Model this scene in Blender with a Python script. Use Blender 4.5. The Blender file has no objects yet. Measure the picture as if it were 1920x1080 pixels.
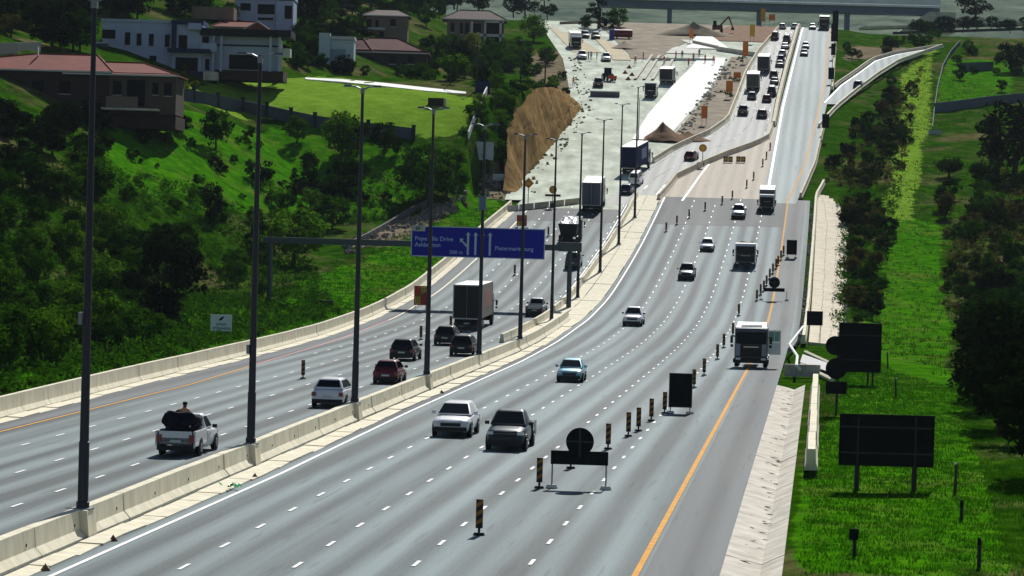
import bpy, bmesh, math, random
import numpy as np
from mathutils import Vector, Matrix
random.seed(7); RNG = np.random.default_rng(11)
scn = bpy.context.scene
COL = scn.collection
R = math.radians
# ------------------------------------------------------------------ camera
F = 5500.0; HCAM = 10.7; ROLL = R(1.55); PITCH = math.atan(128 / F)
fwd = np.array([0, math.cos(PITCH), -math.sin(PITCH)])
_R0 = np.array([1.0, 0, 0]); _U0 = np.array([0, math.sin(PITCH), math.cos(PITCH)])
cr = math.cos(ROLL) * _R0 + math.sin(ROLL) * _U0
cu = math.cos(ROLL) * _U0 - math.sin(ROLL) * _R0
cam = bpy.data.cameras.new('camera'); cam.sensor_width = 36; cam.lens = F / 1920 * 36
cam.clip_start = 1; cam.clip_end = 8000
camo = bpy.data.objects.new('camera', cam); COL.objects.link(camo)
camo.matrix_world = Matrix(((cr[0], cu[0], -fwd[0], 0), (cr[1], cu[1], -fwd[1], 0), (cr[2], cu[2], -fwd[2], HCAM), (0, 0, 0, 1)))
scn.camera = camo
# ------------------------------------------------------------------ world, sun, exposure
SUN_EL, SUN_AZ = R(41), R(11)
w = bpy.data.worlds.new('World'); scn.world = w; w.use_nodes = True
nt = w.node_tree; bg = nt.nodes['Background']
sky = nt.nodes.new('ShaderNodeTexSky'); sky.sky_type = 'NISHITA'; sky.sun_disc = False
sky.sun_elevation = SUN_EL; sky.sun_rotation = SUN_AZ; sky.air_density = 1.0; sky.dust_density = 0.3
nt.links.new(sky.outputs[0], bg.inputs[0]); bg.inputs[1].default_value = 0.05
sl = bpy.data.lights.new('sun', 'SUN'); sl.energy = 5.0; sl.angle = R(0.5); sl.color = (1, 0.97, 0.92)
so = bpy.data.objects.new('sun', sl); COL.objects.link(so)
sdir = Vector((math.sin(SUN_AZ) * math.cos(SUN_EL), math.cos(SUN_AZ) * math.cos(SUN_EL), math.sin(SUN_EL)))
so.rotation_euler = (-sdir).to_track_quat('-Z', 'Y').to_euler(); so.location = sdir * 500
vs = scn.view_settings; vs.view_transform = 'Standard'; vs.look = 'None'; vs.gamma = 1; vs.use_curve_mapping = False
vs.exposure = 0.12
scn.render.engine = 'CYCLES'
scn.cycles.max_bounces = 6; scn.cycles.diffuse_bounces = 1; scn.cycles.glossy_bounces = 2; scn.cycles.transparent_max_bounces = 6
# ------------------------------------------------------------------ measuring: photograph pixel -> place
PZ = [(0, 0), (225, 0), (245, .05), (260, .16), (292, .8), (321, 2.36), (347, 4.8), (376, 7.9), (404, 11.4), (430, 14.9), (500, 25.4), (600, 40.4), (700, 55.4), (730, 59.9), (745, 61.6), (760, 62.0), (780, 61.2), (820, 57.5), (1200, 35)]
_yy = np.arange(0, 1200, 1.0); _zz = np.interp(_yy, [p[0] for p in PZ], [p[1] for p in PZ])
_zz = np.convolve(np.concatenate([np.full(10, _zz[0]), _zz, _zz[-1] + np.arange(1, 11) * (_zz[-1] - _zz[-2])]), np.ones(21) / 21, 'valid')
def zR(y): return np.interp(y, _yy, _zz)
MM, MB0 = 0.105875, -26.4826
def Xm(y): return MM * y + MB0            # the straight median line
def ray(px, py):
    d = fwd + (px - 960) / F * cr - (py - 540) / F * cu
    return d / d[1]
_YS = np.arange(60, 820, .25)
def G(px, py, off=0.0):
    """point on the road surface seen at a pixel"""
    d = ray(px, py); dz = HCAM + d[2] * _YS - zR(_YS) - off
    i = np.where(dz < 0)[0]
    i = int(i[0]) if len(i) else len(_YS) - 1
    Y = _YS[i] - (.25 * dz[i] / (dz[i] - dz[i - 1]) if i > 0 and dz[i] < 0 else 0)
    return Vector((d[0] * Y, Y, HCAM + d[2] * Y))
def at(px, py, Y):
    d = ray(px, py); return Vector((d[0] * Y, Y, HCAM + d[2] * Y))
def line_of(pts):
    """photo polyline on the road -> X as a function of Y"""
    g = sorted([(v.y, v.x) for v in (G(*p) for p in pts)])
    ys = [a for a, b in g]; xs = [b for a, b in g]
    def f(y):
        y = np.asarray(y, float)
        r = np.interp(y, ys, xs)
        k0 = (xs[1] - xs[0]) / (ys[1] - ys[0]); k1 = (xs[-1] - xs[-2]) / (ys[-1] - ys[-2])
        return np.where(y < ys[0], xs[0] + (y - ys[0]) * k0, np.where(y > ys[-1], xs[-1] + (y - ys[-1]) * k1, r))
    f.y0, f.y1 = ys[0], ys[-1]
    return f
def cline(pairs):
    ys = [p[0] for p in pairs]; cs = [p[1] for p in pairs]
    return lambda y: Xm(np.asarray(y, float)) + np.interp(y, ys, cs)
# ------------------------------------------------------------------ materials
MATS = {}
def mat(name, col, rough=.7, metal=0.0, spec=.4, var=0.0, scale=3.0, col2=None, bump=0.0, stretch=None, coord='Object', detail=4, emit=None, coat=0.0):
    if name in MATS: return MATS[name]
    m = bpy.data.materials.new(name); m.use_nodes = True; t = m.node_tree; b = t.nodes['Principled BSDF']
    b.inputs['Roughness'].default_value = rough; b.inputs['Metallic'].default_value = metal
    b.inputs['Specular IOR Level'].default_value = spec if rough < .7 or spec > .45 else min(spec, .08)
    if coat: b.inputs['Coat Weight'].default_value = coat; b.inputs['Coat Roughness'].default_value = .05
    c = tuple(col) + (1,)
    b.inputs['Base Color'].default_value = c
    if emit: b.inputs['Emission Color'].default_value = tuple(emit[:3]) + (1,); b.inputs['Emission Strength'].default_value = emit[3]
    if var or col2 or bump:
        tc = t.nodes.new('ShaderNodeTexCoord'); mp = t.nodes.new('ShaderNodeMapping')
        t.links.new(tc.outputs[coord], mp.inputs[0])
        if stretch: mp.inputs['Scale'].default_value = stretch
        n = t.nodes.new('ShaderNodeTexNoise'); n.inputs['Scale'].default_value = scale; n.inputs['Detail'].default_value = detail; n.inputs['Roughness'].default_value = .62
        t.links.new(mp.outputs[0], n.inputs[0])
        if var or col2:
            rp = t.nodes.new('ShaderNodeValToRGB'); rp.color_ramp.elements[0].position = .3; rp.color_ramp.elements[1].position = .7
            lo = tuple(x * (1 - var) for x in col) + (1,); hi = (tuple(col2) + (1,)) if col2 else tuple(min(1, x * (1 + var)) for x in col) + (1,)
            rp.color_ramp.elements[0].color = lo; rp.color_ramp.elements[1].color = hi
            t.links.new(n.outputs[0], rp.inputs[0]); t.links.new(rp.outputs[0], b.inputs['Base Color'])
        if bump:
            bp = t.nodes.new('ShaderNodeBump'); bp.inputs['Strength'].default_value = bump; bp.inputs['Distance'].default_value = .05
            t.links.new(n.outputs[0], bp.inputs['Height']); t.links.new(bp.outputs[0], b.inputs['Normal'])
    MATS[name] = m
    return m
def asphalt(name, col, streak=.25, rough=.78, tint=(1, 1, 1), spec=.22):
    """road surface: wheel-path streaks along the lanes (u = offset across, v = along), patches, fine grain"""
    if name in MATS: return MATS[name]
    m = bpy.data.materials.new(name); m.use_nodes = True; t = m.node_tree; N = t.nodes.new; L = t.links.new; b = t.nodes['Principled BSDF']
    b.inputs['Specular IOR Level'].default_value = spec
    uv = N('ShaderNodeUVMap'); mp = N('ShaderNodeMapping'); mp.inputs['Scale'].default_value = (1, .012, 1); L(uv.outputs[0], mp.inputs[0])
    n1 = N('ShaderNodeTexNoise'); n1.inputs['Scale'].default_value = .8; n1.inputs['Detail'].default_value = 6; L(mp.outputs[0], n1.inputs[0])
    mp2 = N('ShaderNodeMapping'); mp2.inputs['Scale'].default_value = (1, .12, 1); L(uv.outputs[0], mp2.inputs[0])
    n2 = N('ShaderNodeTexNoise'); n2.inputs['Scale'].default_value = .16; n2.inputs['Detail'].default_value = 6; L(mp2.outputs[0], n2.inputs[0])
    n3 = N('ShaderNodeTexNoise'); n3.inputs['Scale'].default_value = 9; n3.inputs['Detail'].default_value = 6; L(uv.outputs[0], n3.inputs[0])
    wv = N('ShaderNodeTexWave'); wv.wave_type = 'BANDS'; wv.bands_direction = 'X'; wv.inputs['Scale'].default_value = .314 / 1.73; wv.inputs['Distortion'].default_value = .6; wv.inputs['Detail'].default_value = 2
    L(mp.outputs[0], wv.inputs[0])
    def mix(f, a, bcol, typ='MIX'):
        x = N('ShaderNodeMix'); x.data_type = 'FLOAT'; x.inputs[0].default_value = f; L(a, x.inputs[2]); L(bcol, x.inputs[3]); return x.outputs[0]
    s = mix(.42, n1.outputs[0], n2.outputs[0]); s = mix(.17, s, wv.outputs[1]); s = mix(.14, s, n3.outputs[0])
    rp = N('ShaderNodeValToRGB'); rp.color_ramp.elements[0].position = .41; rp.color_ramp.elements[1].position = .60
    rp.color_ramp.elements[0].color = tuple(c * (1 - streak) * k for c, k in zip(col, tint)) + (1,)
    rp.color_ramp.elements[1].color = tuple(c * (1 + streak) * k for c, k in zip(col, tint)) + (1,)
    L(s, rp.inputs[0])
    # dark rubber and oil marks drawn out along the lanes
    mp3 = N('ShaderNodeMapping'); mp3.inputs['Scale'].default_value = (1, .05, 1); L(uv.outputs[0], mp3.inputs[0])
    n4 = N('ShaderNodeTexNoise'); n4.inputs['Scale'].default_value = 2.6; n4.inputs['Detail'].default_value = 3; L(mp3.outputs[0], n4.inputs[0])
    mk = N('ShaderNodeMapRange'); mk.inputs[1].default_value = .60; mk.inputs[2].default_value = .72; mk.inputs[3].default_value = 1.0; mk.inputs[4].default_value = .68; L(n4.outputs[0], mk.inputs[0])
    ml = N('ShaderNodeMix'); ml.data_type = 'RGBA'; ml.blend_type = 'MULTIPLY'; ml.inputs[0].default_value = 1; L(rp.outputs[0], ml.inputs[6]); L(mk.outputs[0], ml.inputs[7])
    L(ml.outputs[2], b.inputs['Base Color'])
    mr = N('ShaderNodeMapRange'); mr.inputs[3].default_value = rough - .06; mr.inputs[4].default_value = rough + .1; L(n2.outputs[0], mr.inputs[0]); L(mr.outputs[0], b.inputs['Roughness'])
    bp = N('ShaderNodeBump'); bp.inputs['Strength'].default_value = .25; bp.inputs['Distance'].default_value = .02; L(n3.outputs[0], bp.inputs['Height']); L(bp.outputs[0], b.inputs['Normal'])
    MATS[name] = m; return m
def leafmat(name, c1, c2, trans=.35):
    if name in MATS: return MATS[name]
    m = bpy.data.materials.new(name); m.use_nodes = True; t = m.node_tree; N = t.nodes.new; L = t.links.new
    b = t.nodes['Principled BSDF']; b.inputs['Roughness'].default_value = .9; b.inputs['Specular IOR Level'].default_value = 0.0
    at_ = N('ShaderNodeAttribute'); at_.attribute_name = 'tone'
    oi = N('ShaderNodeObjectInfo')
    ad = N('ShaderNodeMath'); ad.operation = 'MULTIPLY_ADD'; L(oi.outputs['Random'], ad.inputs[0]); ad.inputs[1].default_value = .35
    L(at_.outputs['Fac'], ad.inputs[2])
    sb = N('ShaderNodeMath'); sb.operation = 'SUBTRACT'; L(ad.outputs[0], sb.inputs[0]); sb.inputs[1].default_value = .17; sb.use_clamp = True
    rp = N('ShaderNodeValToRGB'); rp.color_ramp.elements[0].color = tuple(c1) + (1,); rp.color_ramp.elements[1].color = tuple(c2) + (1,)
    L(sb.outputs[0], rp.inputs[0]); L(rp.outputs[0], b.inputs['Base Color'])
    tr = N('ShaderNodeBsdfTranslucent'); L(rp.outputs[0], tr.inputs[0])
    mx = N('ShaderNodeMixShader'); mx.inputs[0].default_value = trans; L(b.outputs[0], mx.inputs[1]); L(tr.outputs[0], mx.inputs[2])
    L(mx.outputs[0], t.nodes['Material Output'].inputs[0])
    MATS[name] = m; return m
# ------------------------------------------------------------------ meshes
class MB:
    def __init__(s): s.v = []; s.f = []; s.uv = None; s.tone = None
    def add(s, vs, fs):
        o = len(s.v); s.v += [tuple(x) for x in vs]; s.f += [tuple(i + o for i in f) for f in fs]; return s
    def box(s, c, d, rz=0.0, bev=0.0, top=None):
        """box centred at c with size d; top = (sx, sy) scale of the upper face; bev chamfers the upright edges"""
        x, y, z = d[0] / 2, d[1] / 2, d[2] / 2; tx, ty = top or (1, 1)
        if bev:
            P = [(-x + bev, -y), (x - bev, -y), (x, -y + bev), (x, y - bev), (x - bev, y), (-x + bev, y), (-x, y - bev), (-x, -y + bev)]
        else: P = [(-x, -y), (x, -y), (x, y), (-x, y)]
        n = len(P); ca, sa = math.cos(rz), math.sin(rz)
        vs = [(c[0] + (a * ca - b * sa), c[1] + (a * sa + b * ca), c[2] - z) for a, b in P] + [(c[0] + (a * tx * ca - b * ty * sa), c[1] + (a * tx * sa + b * ty * ca), c[2] + z) for a, b in P]
        fs = [tuple(range(n - 1, -1, -1)), tuple(range(n, 2 * n))] + [(i, (i + 1) % n, n + (i + 1) % n, n + i) for i in range(n)]
        return s.add(vs, fs)
    def tube(s, p0, p1, r0, r1=None, n=8, cap=True):
        p0, p1 = Vector(p0), Vector(p1); r1 = r0 if r1 is None else r1
        d = (p1 - p0); d = d.normalized() if d.length > 1e-9 else Vector((0, 0, 1))
        a = d.orthogonal().normalized(); b = d.cross(a)
        ring = [(math.cos(2 * math.pi * i / n), math.sin(2 * math.pi * i / n)) for i in range(n)]
        vs = [p0 + (a * c + b * q) * r0 for c, q in ring] + [p1 + (a * c + b * q) * r1 for c, q in ring]
        fs = [(i, (i + 1) % n, n + (i + 1) % n, n + i) for i in range(n)]
        if cap: fs += [tuple(range(n - 1, -1, -1)), tuple(range(n, 2 * n))]
        return s.add(vs, fs)
    def path(s, pts, r, n=6):
        for a, b in zip(pts[:-1], pts[1:]): s.tube(a, b, r, r, n)
        return s
    def loft(s, rings, cap=True, closed=True):
        n = len(rings[0]); o = []
        for rg in rings: o += rg
        fs = []
        for k in range(len(rings) - 1):
            for i in range(n if closed else n - 1):
                j = (i + 1) % n; fs.append((k * n + i, k * n + j, (k + 1) * n + j, (k + 1) * n + i))
        if cap: fs += [tuple(range(n - 1, -1, -1)), tuple((len(rings) - 1) * n + i for i in range(n))]
        return s.add(o, fs)
    def quad(s, a, b, c, d, th=0.0):
        if not th: return s.add([a, b, c, d], [(0, 1, 2, 3)])
        a, b, c, d = map(Vector, (a, b, c, d)); nn = (b - a).cross(d - a).normalized() * th
        return s.add([a, b, c, d, a - nn, b - nn, c - nn, d - nn], [(0, 1, 2, 3), (7, 6, 5, 4), (0, 4, 5, 1), (1, 5, 6, 2), (2, 6, 7, 3), (3, 7, 4, 0)])
    def prism(s, pts, y0, y1):
        """outline in x,z pushed from y0 to y1"""
        n = len(pts); vs = [(x, y0, z) for x, z in pts] + [(x, y1, z) for x, z in pts]
        return s.add(vs, [tuple(range(n)), tuple(range(2 * n - 1, n - 1, -1))] + [(i, n + i, n + (i + 1) % n, (i + 1) % n) for i in range(n)])
    def mesh(s, name, m=None, smooth=False, ang=35):
        me = bpy.data.meshes.new(name); me.from_pydata(s.v, [], s.f)
        if m: me.materials.append(m)
        if s.uv is not None:
            u = me.uv_layers.new(name='UVMap'); li = np.empty(len(me.loops), np.int32); me.loops.foreach_get('vertex_index', li)
            u.data.foreach_set('uv', np.asarray(s.uv, np.float32)[li].ravel())
        if s.tone is not None:
            a = me.attributes.new('tone', 'FLOAT', 'POINT'); a.data.foreach_set('value', np.asarray(s.tone, np.float32))
        bm = bmesh.new(); bm.from_mesh(me); bmesh.ops.recalc_face_normals(bm, faces=bm.faces[:]) if len(s.f) < 20000 and s.uv is None and s.tone is None else None
        bm.to_mesh(me); bm.free()
        if smooth:
            me.polygons.foreach_set('use_smooth', [True] * len(me.polygons))
            me.set_sharp_from_angle(angle=R(ang))
        return me
    def build(s, name, m, parent=None, smooth=False, ang=35):
        return link(name, s.mesh(name, m, smooth, ang), parent)
def link(name, data, parent=None, loc=None):
    o = bpy.data.objects.new(name, data); COL.objects.link(o)
    if parent: o.parent = parent
    if loc is not None: o.location = loc
    return o
def tag(o, label=None, cat=None, group=None, kind=None):
    if label: o['label'] = label
    if cat: o['category'] = cat
    if group: o['group'] = group
    if kind: o['kind'] = kind
    return o
def thing(name, loc, label, cat, group=None, rz=0.0):
    o = bpy.data.objects.new(name, None); COL.objects.link(o); o.location = loc; o.rotation_euler = (0, 0, rz); o.empty_display_size = .3
    return tag(o, label, cat, group)
_cache = {}
def shared(key, fn):
    if key not in _cache: _cache[key] = fn()
    return _cache[key]
def copy_tree(o, parent=None):
    c = o.copy(); COL.objects.link(c); c.parent = parent
    for ch in o.children: copy_tree(ch, c)
    return c
def strip(name, XL, XR, y0, y1, off, m, parent=None, cols=4, step=3.0, kind=None):
    """a sheet on the road surface between two lines"""
    n = max(2, int((y1 - y0) / step) + 1); ys = np.linspace(y0, y1, n)
    b = MB(); uv = []
    xl, xr = XL(ys), XR(ys)
    for i, y in enumerate(ys):
        for k in range(cols + 1):
            x = xl[i] + (xr[i] - xl[i]) * k / cols
            b.v.append((float(x), float(y), float(zR(y)) + off)); uv.append((float(x - Xm(y)), float(y)))
    c1 = cols + 1
    for i in range(n - 1):
        for k in range(cols): b.f.append((i * c1 + k, i * c1 + k + 1, (i + 1) * c1 + k + 1, (i + 1) * c1 + k))
    b.uv = uv
    o = b.build(name, m, parent)
    if kind: tag(o, kind=kind)
    return o
def off(f, d): return lambda y: f(y) + d
ZUP = Vector((0, 0, 1))
# ------------------------------------------------------------------ the lie of the land
lbar = cline([(40, -14.2), (147, -14.9), (174, -15.8), (221, -16.7), (292, -18.2), (331, -18.4), (382, -18.4), (411, -17.5), (430, -17.2)])   # left concrete barrier
toe = line_of([(960, 392), (978, 335), (1010, 300), (1060, 240), (1088, 205), (1078, 150), (1068, 110), (1035, 62)])     # foot of the cutting
def corL(y): y = np.asarray(y, float); return np.where(y < 411, lbar(y) - .7, np.minimum(toe(y), lbar(411) + (y - 411) * .2 + 40) - .5)
farR = line_of([(1475, 385), (1510, 310), (1545, 170), (1556, 57)])
def corR(y):
    y = np.asarray(y, float)
    return np.where(y < 262, Xm(y) + 25.6, np.where(y < 432, Xm(y) + 26.5, np.maximum(farR(y) + 1.6, Xm(432) + 26.5)))
def sstep(x, a, b): t = np.clip((x - a) / (b - a), 0, 1); return t * t * (3 - 2 * t)
def wob(X, Y): return .5 * np.sin(X * .21 + 1.3) * np.cos(Y * .13) + .3 * np.sin(X * .53 + Y * .31) + .16 * np.sin(X * 1.3 - Y * .9)
def zRight(Y): return np.where(Y < 738, zR(Y), zR(738) + (Y - 738) * .055)
def zLeft(Y): return np.where(Y < 735, zR(Y), zR(735) + (Y - 735) * .07)
_GD = [0, 3, 8, 13, 20, 30, 42, 60, 85, 130, 250]; _GZ = [0, -.5, -1.8, -2.2, -.6, 5.0, 11.5, 19, 26, 36, 58]
_HY = [430, 435, 442, 452, 466, 486, 508, 530, 545, 552]; _HZ = [0, 3.2, 6.8, 9.0, 9.9, 9.2, 7.0, 4.0, 1.4, 0]
def hcut(Y): return np.interp(Y, _HY, _HZ)          # height of the fresh cutting
def terr(X, Y):
    X = np.atleast_1d(np.asarray(X, float)); Y = np.atleast_1d(np.asarray(Y, float))
    base = zR(Y); xl, xr = corL(Y), corR(Y)
    dl, dr = xl - X, X - xr
    damp = np.interp(Y, [405, 450, 560, 740], [1, .85, .7, .55])
    left = base + (zLeft(Y) - base) * sstep(dl, 0, 20) + np.maximum(np.interp(dl, _GD, _GZ) * damp, np.where(dl < 6, hcut(Y), np.maximum(hcut(Y), 10.6 * sstep(Y, 405 - 1.0 * dl, 452) * (1 - sstep(Y, 475, 570)))) * sstep(dl, 1.6, 3.4) * (1 - .5 * sstep(dl, 40, 70))) + wob(X, Y) * .45 * sstep(dl, 2, 12)
    right = base + (zRight(Y) - base) * sstep(dr, 6, 22) - .25 - .9 * sstep(dr, 1, 9) * sstep(Y, 250, 330) + wob(X, Y) * .35 * sstep(dr, 2, 12)
    z = np.where(dl > 0, base - .3 + (left - base + .3) * sstep(dl, 0, 1.6), np.where(dr > 0, base - .3 + (right - base + .3) * sstep(dr, 0, 1.5), base - .35))
    # beyond the crest the land falls away to the valley behind
    fall = sstep(Y, 745, 900) * sstep(X, 15, 45) * (1 - sstep(dr, 20, 50))
    return z - fall * 16
_YT = np.arange(70, 900, 1.0)
def T(px, py):
    """point on the land seen at a pixel"""
    d = ray(px, py); X = d[0] * _YT; dz = HCAM + d[2] * _YT - terr(X, _YT)
    i = np.where(dz < 0)[0]; i = int(i[0]) if len(i) else len(_YT) - 1
    Y = _YT[i] - (dz[i] / (dz[i] - dz[i - 1]) if 0 < i and dz[i] < 0 else 0)
    return Vector((d[0] * Y, Y, HCAM + d[2] * Y))
def inpoly(x, y, poly):
    x = np.asarray(x); y = np.asarray(y); r = np.zeros(x.shape, bool); n = len(poly); j = n - 1
    for i in range(n):
        xi, yi = poly[i]; xj, yj = poly[j]
        r ^= ((yi > y) != (yj > y)) & (x < (xj - xi) * (y - yi) / (yj - yi + 1e-9) + xi); j = i
    return r
def ground_of(poly): return [(v.x, v.y) for v in (T(*p) for p in poly)]
LAWN = [ground_of(p) for p in ([(342, 160), (480, 150), (575, 142), (905, 186), (885, 258), (770, 254), (560, 215), (345, 186)], [(1655, 400), (1705, 90), (1755, 90), (1730, 300), (1700, 430)])]
GARDEN = [ground_of(p) for p in ([(0, 745), (440, 640), (490, 590), (350, 560), (150, 650), (0, 690)], [(190, 250), (340, 205), (560, 225), (860, 300), (800, 350), (720, 400), (560, 405), (330, 385), (200, 340)],
                                 [(470, 645), (700, 578), (945, 388), (905, 362), (800, 425), (700, 480), (560, 520), (490, 590)], [(1480, 1080), (1900, 1080), (1780, 700), (1680, 560), (1600, 700), (1500, 900)],
                                 [(1620, 620), (1660, 400), (1760, 420), (1790, 640), (1720, 780)], [(1760, 200), (1900, 190), (1900, 110), (1770, 110)])]
DIRT = [ground_of(p) for p in ([(900, 350), (985, 330), (1000, 300), (975, 360), (930, 385)], [(1000, 150), (1000, 100), (1060, 95), (1085, 150), (1075, 195)],
                               [(640, 470), (720, 420), (840, 370), (880, 372), (740, 460)], [(1565, 135), (1620, 110), (1720, 88), (1600, 85)])]
def make_land():
    ts = np.linspace(-.27, .27, 216); ys = np.concatenate([np.arange(40, 460, 2.0), np.arange(460, 800, 3.0), np.arange(800, 1001, 12.0)])
    TT, YY = np.meshgrid(ts, ys); X = (TT * np.maximum(YY, 110)).ravel(); Y = YY.ravel()
    Z = terr(X, Y); b = MB(); b.v = np.stack([X, Y, Z], -1).tolist(); n = len(ts)
    b.f = [(i * n + k, i * n + k + 1, (i + 1) * n + k + 1, (i + 1) * n + k) for i in range(len(ys) - 1) for k in range(n - 1)]
    me = b.mesh('terrain')
    for nm, polys in (('lawn', LAWN), ('garden', GARDEN), ('dirt', DIRT)):
        a = me.attributes.new(nm, 'FLOAT', 'POINT'); v = np.zeros(len(X))
        for p in polys: v = np.maximum(v, inpoly(X, Y, p).astype(float))
        g = v.reshape(len(ys), n)
        for _ in range(4): g = (g + np.roll(g, 1, 0) + np.roll(g, -1, 0) + np.roll(g, 1, 1) + np.roll(g, -1, 1)) / 5
        a.data.foreach_set('value', g.ravel().astype(np.float32))
    me.polygons.foreach_set('use_smooth', [True] * len(me.polygons))
    m = bpy.data.materials.new('land'); m.use_nodes = True; t = m.node_tree; N = t.nodes.new; L = t.links.new; bs = t.nodes['Principled BSDF']
    bs.inputs['Roughness'].default_value = 1.0; bs.inputs['Specular IOR Level'].default_value = 0.0
    tc = N('ShaderNodeTexCoord')
    def noise(sc, det=6, rough=.65):
        q = N('ShaderNodeTexNoise'); q.inputs['Scale'].default_value = sc; q.inputs['Detail'].default_value = det; q.inputs['Roughness'].default_value = rough; L(tc.outputs['Object'], q.inputs[0]); return q.outputs[0]
    def ramp(src, cols, p=(.3, .7)):
        q = N('ShaderNodeValToRGB'); e = q.color_ramp.elements; e[0].position, e[1].position = p; e[0].color = cols[0] + (1,); e[1].color = cols[1] + (1,)
        if len(cols) > 2: k = e.new((p[0] + p[1]) / 2); k.color = cols[2] + (1,)
        L(src, q.inputs[0]); return q.outputs[0]
    def mixc(fac, a, bb):
        q = N('ShaderNodeMix'); q.data_type = 'RGBA'
        if isinstance(fac, float): q.inputs[0].default_value = fac
        else: L(fac, q.inputs[0])
        L(a, q.inputs[6]); L(bb, q.inputs[7]); return q.outputs[2]
    big, mid, fine = noise(.06), noise(.5), noise(3.5, 5)
    mm = N('ShaderNodeMath'); mm.operation = 'MULTIPLY_ADD'; L(fine, mm.inputs[0]); mm.inputs[1].default_value = .5; L(mid, mm.inputs[2])
    wild = ramp(mm.outputs[0], [(.006, .026, .001), (.055, .13, .005), (.020, .07, .002)], (.52, 1.0))
    dry = ramp(mm.outputs[0], [(.05, .045, .015), (.17, .15, .07)], (.5, 1.0))
    pb = N('ShaderNodeMapRange'); pb.inputs[1].default_value = .50; pb.inputs[2].default_value = .66; L(big, pb.inputs[0])
    wild = mixc(pb.outputs[0], wild, dry)
    lawn = ramp(mm.outputs[0], [(.10, .20, .014), (.21, .34, .04), (.15, .27, .025)], (.5, 1.0))
    gard = ramp(mm.outputs[0], [(.010, .065, .001), (.085, .25, .005), (.036, .15, .002)], (.5, 1.0))
    patch = noise(.16, 5, .7); pm_ = N('ShaderNodeMapRange'); pm_.inputs[1].default_value = .50; pm_.inputs[2].default_value = .72; pm_.inputs[4].default_value = .75; L(patch, pm_.inputs[0])
    gard = mixc(pm_.outputs[0], gard, ramp(mm.outputs[0], [(.045, .06, .008), (.17, .19, .04)], (.5, 1.0)))
    dirt = ramp(mm.outputs[0], [(.10, .085, .055), (.30, .25, .18), (.19, .155, .10)], (.5, 1.0))
    def att(nm):
        q = N('ShaderNodeAttribute'); q.attribute_name = nm
        a = N('ShaderNodeMath'); a.operation = 'MULTIPLY_ADD'; L(mid, a.inputs[0]); a.inputs[1].default_value = .9; L(q.outputs['Fac'], a.inputs[2])
        r_ = N('ShaderNodeMapRange'); r_.inputs[1].default_value = .88; r_.inputs[2].default_value = 1.02; L(a.outputs[0], r_.inputs[0]); return r_.outputs[0]
    c = mixc(att('garden'), wild, gard); c = mixc(att('lawn'), c, lawn); c = mixc(att('dirt'), c, dirt)
    L(c, bs.inputs['Base Color'])
    bp = N('ShaderNodeBump'); bp.inputs['Strength'].default_value = .7; bp.inputs['Distance'].default_value = .25; L(mm.outputs[0], bp.inputs['Height']); L(bp.outputs[0], bs.inputs['Normal'])
    me.materials.append(m)
    return tag(link('terrain', me), kind='structure')
make_land()
# far hills across the valley
def make_hills():
    xs = np.linspace(-700, 900, 90); ys = np.concatenate([np.arange(1000, 1400, 40.), np.arange(1400, 3400, 90.)]); b = MB()
    for y in ys:
        for x in xs:
            z = 42 + 0 * x if y < 1300 else 42 + (y - 1300) * .13 + 14 * math.sin(x * .006 + y * .002) + 7 * math.sin(x * .017 + 1) * math.sin(y * .008) + 3 * math.sin(x * .05 + y * .03)
            b.v.append((float(x), float(y), float(z)))
    n = len(xs); b.f = [(i * n + k, i * n + k + 1, (i + 1) * n + k + 1, (i + 1) * n + k) for i in range(len(ys) - 1) for k in range(n - 1)]
    o = b.build('hills', mat('hill scrub', (.04, .075, .055), .95, spec=.0, col2=(.20, .24, .17), scale=.03, detail=8, bump=.5), smooth=True); tag(o, kind='structure')
make_hills()
# ------------------------------------------------------------------ roads
M_ASPH = asphalt('worn asphalt', (.128, .165, .171), .55)
M_ASPH_L = asphalt('worn asphalt of the away lanes', (.124, .155, .158), .55)
M_NEW = asphalt('dark new asphalt', (.062, .071, .077), .2)
M_SHOULD = asphalt('shoulder asphalt', (.098, .110, .113), .3)
M_FAR = asphalt('pale worn far road', (.24, .295, .295), .24)
M_DIV = asphalt('pale temporary road', (.40, .41, .385), .16)
M_TAN = asphalt('tan dusty pavement', (.40, .345, .27), .14)
M_WHITE = mat('white road paint', (.78, .78, .76), .6, var=.12, scale=2)
M_YEL = mat('yellow road paint', (.68, .33, .06), .8, var=.22, scale=2)
M_PINK = mat('faded red road paint', (.50, .14, .13), .65, var=.2, scale=2)
M_CONC = mat('pale cream concrete', (.74, .69, .53), .85, spec=.25, var=.16, scale=1.4, bump=.15, stretch=(1, 1, .35))
M_CONC2 = mat('weathered grey concrete', (.40, .365, .30), .85, spec=.25, col2=(.70, .66, .57), scale=.9, detail=8, bump=.3)
M_CONC3 = mat('sandy concrete', (.62, .555, .43), .85, spec=.2, var=.16, scale=.7, bump=.2)
rc = strip('road', lambda y: Xm(y) + 2.6, lambda y: Xm(y) + np.where(y > 258, 24.3, 23.6), 55, 428, 0, M_ASPH, cols=8, kind='structure')
lc = strip('road', off(lbar, .35), lambda y: Xm(y) + 2.2, 55, 428, 0, M_ASPH_L, cols=8, kind='structure')
lyel = cline([(40, -12.1), (181, -12.3), (214, -13.6), (260, -15.0), (306, -15.8), (357, -15.7), (394, -15.1), (428, -14.9)])
strip('shoulder', off(lbar, .36), off(lyel, -.25), 55, 420, .012, M_SHOULD, lc, cols=2)
strip('shoulder', lambda y: Xm(y) + 21.3, lambda y: Xm(y) + 23.58, 55, 428, .012, M_SHOULD, rc, cols=2)
strip('asphalt_patch', lambda y: Xm(y) + 3.3, lambda y: Xm(y) + 21.2, 398, 428, .012, M_NEW, rc, cols=2)
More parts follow.
